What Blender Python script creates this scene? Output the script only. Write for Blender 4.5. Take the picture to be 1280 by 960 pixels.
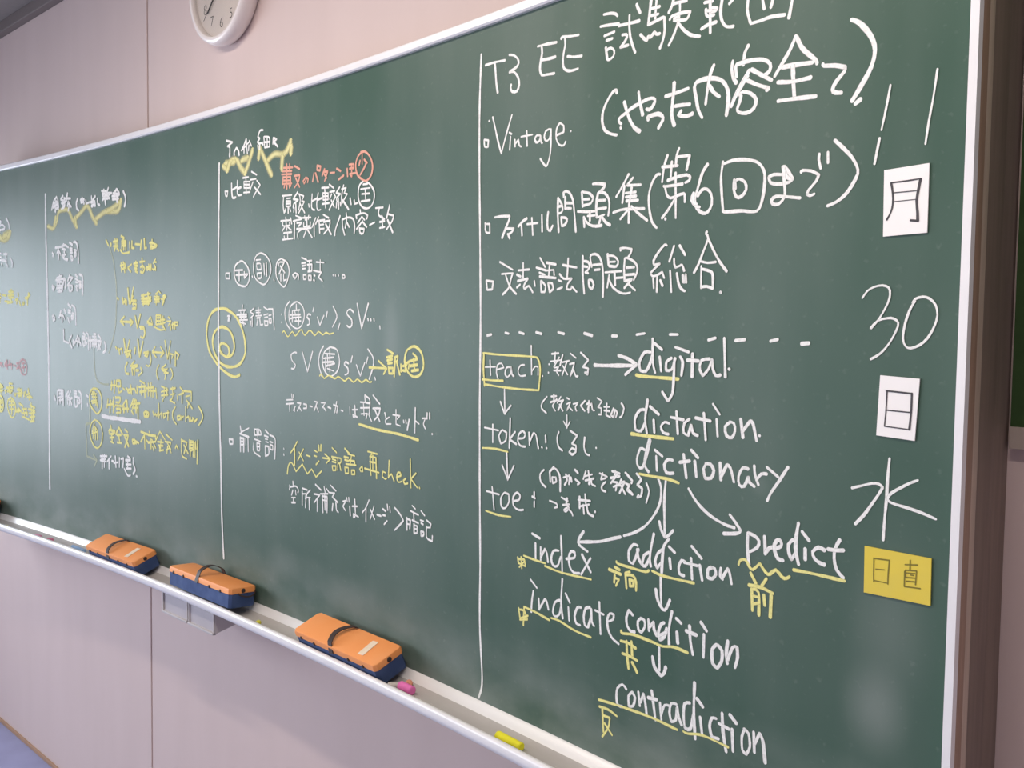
import bpy, bmesh, math, random
from mathutils import Vector, Matrix
for o in list(bpy.data.objects): bpy.data.objects.remove(o)
SC = bpy.context.scene
COL = SC.collection
PI = math.pi
# ------------------------------------------------------------------ camera
cam = bpy.data.cameras.new('camera'); camo = bpy.data.objects.new('camera', cam); COL.objects.link(camo)
cam.sensor_width = 36.0; cam.lens = 36.0*1200/1280; cam.clip_start = .02
camo.matrix_world = Matrix(((0.71020894, -0.04783888, 0.70236366, 0.0),
                            (0.70385711, 0.02879844, -0.70975757, 0.0),
                            (0.01372703, 0.99843983, 0.05412465, 1.595),
                            (0, 0, 0, 1)))
SC.camera = camo
# ------------------------------------------------------------------ light and exposure
SC.view_settings.view_transform = 'Standard'; SC.view_settings.look = 'None'
SC.view_settings.exposure = 0.0; SC.view_settings.gamma = 1.0
W = bpy.data.worlds.new('daylight'); SC.world = W; W.use_nodes = True
W.node_tree.nodes['Background'].inputs[0].default_value = (.80, .88, 1, 1)
W.node_tree.nodes['Background'].inputs[1].default_value = 1.0
def area(name, loc, target, sx, sy, power, colour):
    l = bpy.data.lights.new(name, 'AREA'); l.shape = 'RECTANGLE'; l.size = sx; l.size_y = sy
    l.energy = power; l.color = colour
    o = bpy.data.objects.new(name, l); COL.objects.link(o); o.location = loc
    o.rotation_euler = (Vector(target)-Vector(loc)).to_track_quat('-Z', 'Y').to_euler()
    return o
WY = 1.26            # the front wall's plane
XL, XR, YB, CEIL = -5.6, 1.9, -7.2, 2.72
for y0, w in ((-1.35, 2.0), (-3.75, 2.0), (-6.15, 2.0)):      # daylight coming in at the three windows
    area('window_daylight', (XL+.03, y0+w/2, 1.50), (XL+3, y0+w/2, .75), 2.0, 1.25, 60, (.83, .90, 1)).data.spread = math.radians(135)
LAMPS = [(-1.95, .33), (-.45, .33)]             # board lamps on the ceiling in front of the board
ROOM_LAMPS = [(-3.8, -1.6), (-.6, -1.6), (-3.8, -4.2), (-.6, -4.2)]
BOARD_LAMP_POWER, ROOM_LAMP_POWER = 11.0, 6.5

# ------------------------------------------------------------------ helpers
def nt(name):
    m = bpy.data.materials.new(name); m.use_nodes = True
    return m, m.node_tree.nodes, m.node_tree.links
def mat(name, col, rough=.5, metal=0., spec=.5, noise=0., nscale=20., col2=None, bump=0., coord='Object', stretch=(1, 1, 1)):
    m, N, L = nt(name); b = N['Principled BSDF']
    b.inputs['Roughness'].default_value = rough; b.inputs['Metallic'].default_value = metal
    b.inputs['Specular IOR Level'].default_value = spec
    c = (*col, 1)
    if noise > 0 or bump > 0:
        tc = N.new('ShaderNodeTexCoord'); mp = N.new('ShaderNodeMapping'); mp.inputs['Scale'].default_value = stretch
        nz = N.new('ShaderNodeTexNoise'); nz.inputs['Scale'].default_value = nscale; nz.inputs['Detail'].default_value = 5
        L.new(tc.outputs[coord], mp.inputs[0]); L.new(mp.outputs[0], nz.inputs['Vector'])
        mx = N.new('ShaderNodeMix'); mx.data_type = 'RGBA'
        mx.inputs['A'].default_value = c; mx.inputs['B'].default_value = (*(col2 or [v*.6 for v in col]), 1)
        mr = N.new('ShaderNodeMapRange'); mr.inputs['From Min'].default_value = .35; mr.inputs['From Max'].default_value = .7
        mr.inputs['To Max'].default_value = noise
        L.new(nz.outputs[0], mr.inputs['Value']); L.new(mr.outputs[0], mx.inputs['Factor'])
        L.new(mx.outputs['Result'], b.inputs['Base Color'])
        if bump > 0:
            bp_ = N.new('ShaderNodeBump'); bp_.inputs['Strength'].default_value = bump; bp_.inputs['Distance'].default_value = .002
            L.new(nz.outputs[0], bp_.inputs['Height']); L.new(bp_.outputs[0], b.inputs['Normal'])
    else: b.inputs['Base Color'].default_value = c
    return m
def chalk_mat(name, col, cover, soft=False):
    m, N, L = nt(name); b = N['Principled BSDF']; out = N['Material Output']
    b.inputs['Base Color'].default_value = (*col, 1); b.inputs['Roughness'].default_value = .95
    b.inputs['Specular IOR Level'].default_value = .1
    tc = N.new('ShaderNodeTexCoord'); nz = N.new('ShaderNodeTexNoise')
    nz.inputs['Scale'].default_value = 260 if not soft else 60; nz.inputs['Detail'].default_value = 4
    mr = N.new('ShaderNodeMapRange'); mr.inputs['From Min'].default_value = .3; mr.inputs['From Max'].default_value = .6
    mr.inputs['To Min'].default_value = cover*.84; mr.inputs['To Max'].default_value = cover
    uv = N.new('ShaderNodeUVMap'); sp = N.new('ShaderNodeSeparateXYZ')
    L.new(tc.outputs['Object'], nz.inputs['Vector']); L.new(nz.outputs[0], mr.inputs['Value'])
    # chalk thins towards the edge of a stroke: uv.y runs from 0 to 1 across it
    L.new(uv.outputs[0], sp.inputs[0])
    a = N.new('ShaderNodeMath'); a.operation = 'SUBTRACT'; a.inputs[1].default_value = .5
    ab = N.new('ShaderNodeMath'); ab.operation = 'ABSOLUTE'
    ed = N.new('ShaderNodeMapRange'); ed.inputs['From Min'].default_value = .5; ed.inputs['From Max'].default_value = .38 if not soft else .12
    ed.inputs['To Min'].default_value = .40 if not soft else 0.
    L.new(sp.outputs['Y'], a.inputs[0]); L.new(a.outputs[0], ab.inputs[0]); L.new(ab.outputs[0], ed.inputs['Value'])
    mu = N.new('ShaderNodeMath'); mu.operation = 'MULTIPLY'
    L.new(ed.outputs[0], mu.inputs[0]); L.new(mr.outputs[0], mu.inputs[1])
    tr = N.new('ShaderNodeBsdfTransparent'); mx = N.new('ShaderNodeMixShader')
    L.new(mu.outputs[0], mx.inputs[0]); L.new(tr.outputs[0], mx.inputs[1]); L.new(b.outputs[0], mx.inputs[2])
    L.new(mx.outputs[0], out.inputs['Surface'])
    return m
def obj(name, bm, m, parent=None, smooth=False, **props):
    me = bpy.data.meshes.new(name); bmesh.ops.recalc_face_normals(bm, faces=bm.faces); bm.to_mesh(me); bm.free()
    if m: me.materials.append(m)
    if smooth:
        me.polygons.foreach_set('use_smooth', [True]*len(me.polygons)); me.set_sharp_from_angle(angle=math.radians(38))
    o = bpy.data.objects.new(name, me); COL.objects.link(o)
    if parent: o.parent = parent
    for k, v in props.items(): o[k] = v
    return o
def empty(name, loc=(0, 0, 0), rot=(0, 0, 0), **props):
    o = bpy.data.objects.new(name, None); COL.objects.link(o); o.location = loc; o.rotation_euler = rot
    o.empty_display_size = .05
    for k, v in props.items(): o[k] = v
    return o
def box(bm, x0, x1, y0, y1, z0, z1, bev=0., seg=2):
    vs = [bm.verts.new((x, y, z)) for z in (z0, z1) for y in (y0, y1) for x in (x0, x1)]
    fs = [bm.faces.new([vs[i] for i in q]) for q in ((0, 1, 3, 2), (4, 6, 7, 5), (0, 4, 5, 1), (2, 3, 7, 6), (0, 2, 6, 4), (1, 5, 7, 3))]
    if bev > 0:
        es = list({e for f in fs for e in f.edges})
        bmesh.ops.bevel(bm, geom=es, offset=bev, segments=seg, profile=.6, affect='EDGES')
    return vs
def bx(*a, **k):
    bm = bmesh.new(); box(bm, *a, **k); return bm
def lathe(bm, prof, n=64, M=None):
    rings = []
    for r, h in prof:
        if r < 1e-6: rings.append([bm.verts.new((0, 0, h))])
        else: rings.append([bm.verts.new((r*math.cos(2*PI*i/n), r*math.sin(2*PI*i/n), h)) for i in range(n)])
    for a, b in zip(rings, rings[1:]):
        for i in range(n):
            j = (i+1) % n
            if len(a) == 1: bm.faces.new((a[0], b[i], b[j]))
            elif len(b) == 1: bm.faces.new((a[i], a[j], b[0]))
            else: bm.faces.new((a[i], a[j], b[j], b[i]))
    if M is not None:
        bmesh.ops.transform(bm, matrix=M, verts=bm.verts)
# the board is a hollow cylinder section: s runs along it, z up from its lower edge, e comes off it into the room
RB, CX, CY, ZB = 14.351604677869421, -2.179427329697905, -13.143170512962458, 0.926566621
HALF, BH = 1.793, 1.2
def bp(s, z, e=0.):
    a = s/RB
    return (CX+(RB-e)*math.sin(a), CY+(RB-e)*math.cos(a), ZB+z)
def bframe(s, z, e):         # a frame on the board: x along it, y into it, z up
    a = s/RB
    return Matrix.Translation(bp(s, z, e)) @ Matrix.Rotation(-a, 4, 'Z')
def sweep(prof, s0, s1, n=60, close=True):   # profile of (e, z) pairs run along the board's curve
    bm = bmesh.new(); rows = []
    for i in range(n+1):
        s = s0+(s1-s0)*i/n
        rows.append([bm.verts.new(bp(s, z, e)) for e, z in prof])
    k = len(prof)
    for a, b in zip(rows, rows[1:]):
        for j in range(k if close else k-1):
            bm.faces.new((a[j], b[j], b[(j+1) % k], a[(j+1) % k]))
    if close:
        bm.faces.new(rows[0]); bm.faces.new(rows[-1][::-1])
    return bm
def ribbon(bm, uvl, pts, width, fn, seed=0, soft=False):
    """one stroke of chalk or ink as a strip lying on a surface; pts in surface metres, fn maps (u, v) to a point"""
    rnd = random.Random(seed)
    P = [Vector(p) for p in pts]
    if len(P) == 1: P.append(P[0]+Vector((width*.3, 0)))
    # split at sharp corners
    parts, cur = [], [P[0]]
    for i in range(1, len(P)-1):
        cur.append(P[i]); a = P[i]-P[i-1]; b = P[i+1]-P[i]
        if a.length > 1e-6 and b.length > 1e-6 and a.angle(b) > 1.35: parts.append(cur); cur = [P[i]]
    cur.append(P[-1]); parts.append(cur)
    for Q in parts:
        c = []
        if len(Q) == 2: n = max(1, int((Q[1]-Q[0]).length/.012)); c = [Q[0].lerp(Q[1], i/n) for i in range(n+1)]
        else:
            E = [Q[0]*2-Q[1]]+Q+[Q[-1]*2-Q[-2]]
            for i in range(1, len(E)-2):
                p0, p1, p2, p3 = E[i-1:i+3]; n = max(2, min(14, int((p2-p1).length/.005)))
                for j in range(n):
                    t = j/n
                    c.append(.5*((2*p1)+(p2-p0)*t+(2*p0-5*p1+4*p2-p3)*t*t+(3*p1-p0-3*p2+p3)*t**3))
            c.append(Q[-1])
        h = width*.5*rnd.uniform(.9, 1.1); ext = h*.7
        d0 = c[0]-c[1]; d1 = c[-1]-c[-2]
        if d0.length > 0: c.insert(0, c[0]+d0.normalized()*ext)
        if d1.length > 0: c.append(c[-1]+d1.normalized()*ext)
        rows = []; m = len(c)
        for i, p in enumerate(c):
            t = (c[min(i+1, m-1)]-c[max(i-1, 0)])
            t = t.normalized() if t.length > 1e-7 else Vector((1, 0))
            nn = Vector((-t.y, t.x)); w = h*(1+(0 if soft else .12*math.sin(i*.55+seed)+rnd.uniform(-.08, .08)))
            if i in (0, m-1): w *= .5
            rows.append([bm.verts.new(fn(*(p+nn*w))), bm.verts.new(fn(*(p-nn*w)))])
        for a, b in zip(rows, rows[1:]):
            f = bm.faces.new((a[0], a[1], b[1], b[0]))
            for lp, v in zip(f.loops, (1, 0, 0, 1)): lp[uvl].uv = (0, v)
# ------------------------------------------------------------------ materials
M_WALL = mat('wall_panel_finish', (.69, .565, .535), .55, spec=.3, noise=.25, nscale=3, col2=(.60, .485, .455), stretch=(3, 3, .6))
M_JOINT = mat('dark_joint', (.10, .06, .05), .9)
M_CEIL = mat('ceiling_board', (.26, .235, .225), .9, noise=.2, nscale=40)  # dark base colour carries the shade on the unlit ceiling
M_FLOOR = mat('blue_grey_floor', (.30, .31, .50), .45, noise=.3, nscale=9)
M_SKIRT = mat('brown_skirting', (.42, .25, .15), .5, noise=.4, nscale=30, stretch=(1, 12, 12))
M_ALU = mat('white_aluminium', (.90, .89, .90), .32, spec=.7, noise=.1, nscale=15)
M_LEDGE = mat('polished_ledge_metal', (.97, .96, .95), .38, metal=.12, spec=1.0)
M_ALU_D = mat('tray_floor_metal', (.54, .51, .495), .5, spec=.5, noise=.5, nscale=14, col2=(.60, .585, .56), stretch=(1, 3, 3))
M_WOOD = mat('brown_side_wood', (.44, .29, .21), .55, noise=.5, nscale=14, stretch=(8, 8, .5))
M_WOODL = mat('tan_side_strip', (.62, .50, .40), .55, noise=.4, nscale=14, stretch=(8, 8, .5))
M_WOODD = mat('dark_side_wood', (.25, .19, .155), .6, noise=.5, nscale=14, stretch=(8, 8, .5))
M_WHITE = mat('white_plastic', (.84, .79, .77), .25, spec=.5)
M_DIAL = mat('clock_dial', (.84, .79, .76), .4)
M_INK = mat('black_ink', (.02, .02, .025), .5)
M_INKG = mat('grey_ink', (.06, .055, .06), .6)
M_INKY = mat('olive_ink', (.22, .18, .02), .7)
M_PAPER = mat('white_card', (.97, .945, .92), .5, noise=.04, nscale=50)
M_YCARD = mat('yellow_card', (.80, .62, .06), .6, noise=.3, nscale=25, col2=(.66, .55, .12))
M_ORANGE = mat('orange_cloth', (.98, .36, .10), .6, noise=.35, nscale=12, col2=(1.0, .45, .19), bump=.15)
M_BLUE = mat('blue_felt', (.045, .085, .22), .9, noise=.6, nscale=30, col2=(.10, .16, .34))
M_STRAP = mat('brown_strap', (.045, .028, .025), .6, noise=.3, nscale=60)
M_LABEL = mat('pale_label', (.95, .80, .62), .6, noise=.4, nscale=160, col2=(.85, .62, .42))
M_GREEN = mat('green_notice_cloth', (.032, .075, .018), .9, noise=.4, nscale=60)
M_DRAWER = mat('grey_drawer', (.56, .53, .53), .45, noise=.2, nscale=12)
M_DRAWERI = mat('drawer_front_grey', (.50, .47, .50), .5, noise=.2, nscale=12)
C_W = chalk_mat('white_chalk_marks', (.97, .97, .94), .99)
C_Y = chalk_mat('yellow_chalk_marks', (.96, .91, .36), .95)
C_R = chalk_mat('salmon_chalk_marks', (.97, .50, .38), .85)
C_P = chalk_mat('pale_pink_chalk_marks', (.85, .50, .50), .6)
C_G = chalk_mat('faint_green_chalk_marks', (.70, .76, .55), .6)
C_B = chalk_mat('smudged_yellow_chalk', (.86, .82, .42), .9, True)
def chalk_stick(name, col): return mat(name, col, .9, spec=.1, noise=.2, nscale=80, bump=.2)
# the writing surface: green enamel with dust, vertical wiping streaks and a few wiped-off patches
def board_material():
    m, N, L = nt('green_board_enamel'); b = N['Principled BSDF']
    uv = N.new('ShaderNodeUVMap')
    def noise(sc, detail, stretch, lo, hi, to):
        mp = N.new('ShaderNodeMapping'); mp.inputs['Scale'].default_value = stretch; L.new(uv.outputs[0], mp.inputs[0])
        n = N.new('ShaderNodeTexNoise'); n.inputs['Scale'].default_value = sc; n.inputs['Detail'].default_value = detail
        L.new(mp.outputs[0], n.inputs['Vector'])
        r = N.new('ShaderNodeMapRange'); r.inputs['From Min'].default_value = lo; r.inputs['From Max'].default_value = hi; r.inputs['To Max'].default_value = to
        L.new(n.outputs[0], r.inputs['Value']); return r.outputs[0]
    def add(a, c):
        k = N.new('ShaderNodeMath'); k.operation = 'ADD'; L.new(a, k.inputs[0]); L.new(c, k.inputs[1]); return k.outputs[0]
    f = add(noise(2.2, 3, (1, .6, 1), .35, .75, .10), noise(4, 5, (2.0, .3, 1), .45, .8, .045))
    f = add(f, noise(90, 2, (1, 1, 1), .64, .95, .12))
    sp = N.new('ShaderNodeSeparateXYZ'); L.new(uv.outputs[0], sp.inputs[0])
    lo = N.new('ShaderNodeMapRange'); lo.inputs['From Min'].default_value = .16; lo.inputs['From Max'].default_value = 0.; lo.inputs['To Max'].default_value = .30
    L.new(sp.outputs['Y'], lo.inputs['Value']); 
    mm = N.new('ShaderNodeMath'); mm.operation = 'MULTIPLY'; L.new(lo.outputs[0], mm.inputs[0])
    nn = noise(6, 6, (1, 1.6, 1), .3, .7, 1.); L.new(nn, mm.inputs[1]); f = add(f, mm.outputs[0])
    for (cs, cz, rs, rz, k) in PATCHES:       # wiped-off chalk patches
        mp = N.new('ShaderNodeMapping'); mp.vector_type = 'TEXTURE'
        mp.inputs['Location'].default_value = (cs, cz, 0); mp.inputs['Scale'].default_value = (rs, rz, 1)
        L.new(uv.outputs[0], mp.inputs[0])
        ln = N.new('ShaderNodeVectorMath'); ln.operation = 'LENGTH'; L.new(mp.outputs[0], ln.inputs[0])
        r = N.new('ShaderNodeMapRange'); r.interpolation_type = 'SMOOTHSTEP'
        r.inputs['From Min'].default_value = 1; r.inputs['From Max'].default_value = 0; r.inputs['To Max'].default_value = k
        L.new(ln.outputs['Value'], r.inputs['Value']); f = add(f, r.outputs[0])
    mx = N.new('ShaderNodeMix'); mx.data_type = 'RGBA'
    mx.inputs['A'].default_value = (.033, .088, .058, 1); mx.inputs['B'].default_value = (.62, .64, .62, 1)
    L.new(f, mx.inputs['Factor']); L.new(mx.outputs['Result'], b.inputs['Base Color'])
    b.inputs['Roughness'].default_value = .49; b.inputs['Specular IOR Level'].default_value = .34
    return m
PATCHES = [(.66, .64, .05, .16, .05), (.655, .66, .035, .10, .04), (1.72, .33, .07, .12, .07), (1.705, .225, .055, .07, .16), (1.73, .30, .10, .25, .05),
           (.24, .12, .10, .06, .10), (.50, .10, .14, .05, .08), (1.53, .47, .02, .02, .05)]
M_BOARD = board_material()
# ------------------------------------------------------------------ the room
def struct(name, bm, m, parent=None): 
    return obj(name, bm, m, parent, **({} if parent else {'kind': 'structure'}))
struct('floor', bx(XL-.1, XR+.1, YB-.1, WY+.1, -.1, 0), M_FLOOR)
struct('ceiling', bx(XL-.1, XR+.1, YB-.1, WY+.1, CEIL, CEIL+.1), M_CEIL)
wall = struct('wall_front', bx(XL-.1, XR+.1, WY+.014, WY+.12, 0, CEIL), M_JOINT)
edges = [XL, -4.56, -2.753, -.945, XR]
for a, b in zip(edges, edges[1:]):            # wall boards with an open joint between neighbours
    struct('wall_board', bx(a+.004, b-.004, WY, WY+.014, 0, CEIL, bev=.001, seg=1), M_WALL, wall)
struct('wall_right', bx(XR, XR+.1, YB, WY, 0, CEIL), M_WALL)
struct('wall_back', bx(XL, XR, YB-.1, YB, 0, CEIL), M_WALL)
bm = bmesh.new()
box(bm, XL-.1, XL, YB, WY, 0, .85); box(bm, XL-.1, XL, YB, WY, 2.15, CEIL)
for y0, y1 in ((YB, -6.2), (-4.1, -3.8), (-1.7, -1.4), (.7, WY)): box(bm, XL-.1, XL, y0, y1, .85, 2.15)
struct('wall_left', bm, M_WALL)
struct('baseboard_front', bx(XL, XR, WY-.008, WY, 0, .013, bev=.001), M_SKIRT)
struct('trim_1', bx(XL, XR, WY-.03, WY, CEIL-.04, CEIL, bev=.004), mat('dark_cornice', (.17, .14, .135), .7))
for i, y0 in enumerate((-6.2, -3.8, -1.4)):
    w = struct('window_%d' % (i+1), bx(XL-.06, XL-.02, y0, y0+.05, .85, 2.15), M_ALU)
    for q in ((y0+2.05, y0+2.1, .85, 2.15), (y0, y0+2.1, .85, .9), (y0, y0+2.1, 2.1, 2.15), (y0+1.03, y0+1.07, .85, 2.15)):
        obj('window_frame', bx(XL-.06, XL-.02, *q), M_ALU, w)
# lamps: a housing and a glowing tube each, with the light they throw
M_TUBE = mat('lit_tube', (1, 1, 1)); M_TUBE.node_tree.nodes['Principled BSDF'].inputs['Emission Color'].default_value = (1, .95, .88, 1)
M_TUBE.node_tree.nodes['Principled BSDF'].inputs['Emission Strength'].default_value = 6
def ceiling_lamp(x, y, drop, power, label, group, board):
    r = empty('ceiling_lamp', (x, y, CEIL), label=label, category='lamp', group=group)
    bm = bmesh.new(); box(bm, -.62, .62, -.045, .045, -drop-.05, -drop); 
    box(bm, -.4, -.38, -.01, .01, -drop, -.001); box(bm, .38, .4, -.01, .01, -drop, -.001)
    obj('housing', bm, M_WHITE, r)
    bm = bmesh.new(); lathe(bm, [(0, -.58), (.014, -.58), (.014, .58), (0, .58)], 12, Matrix.Translation((0, 0, -drop-.07)) @ Matrix.Rotation(PI/2, 4, 'Y'))
    obj('tube', bm, M_TUBE, r, smooth=True)
    a = area('lamp_light', (x, y, CEIL-drop-.09), (x, y+(.55 if board else 0), 0), 1.15, .06, power, (1, .87, .76) if board else (1, .92, .85))
for x, y in LAMPS: ceiling_lamp(x, y, .06, BOARD_LAMP_POWER, ('left' if x < -1 else 'right')+' of the two tube lamps hanging in front of the blackboard', 'board lamps', True)
for x, y in ROOM_LAMPS: ceiling_lamp(x, y, .06, ROOM_LAMP_POWER, ('left' if x < -2 else 'right')+' tube lamp of the '+('nearer' if y > -3 else 'farther')+' pair over the classroom', 'room lamps', False)
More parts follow.
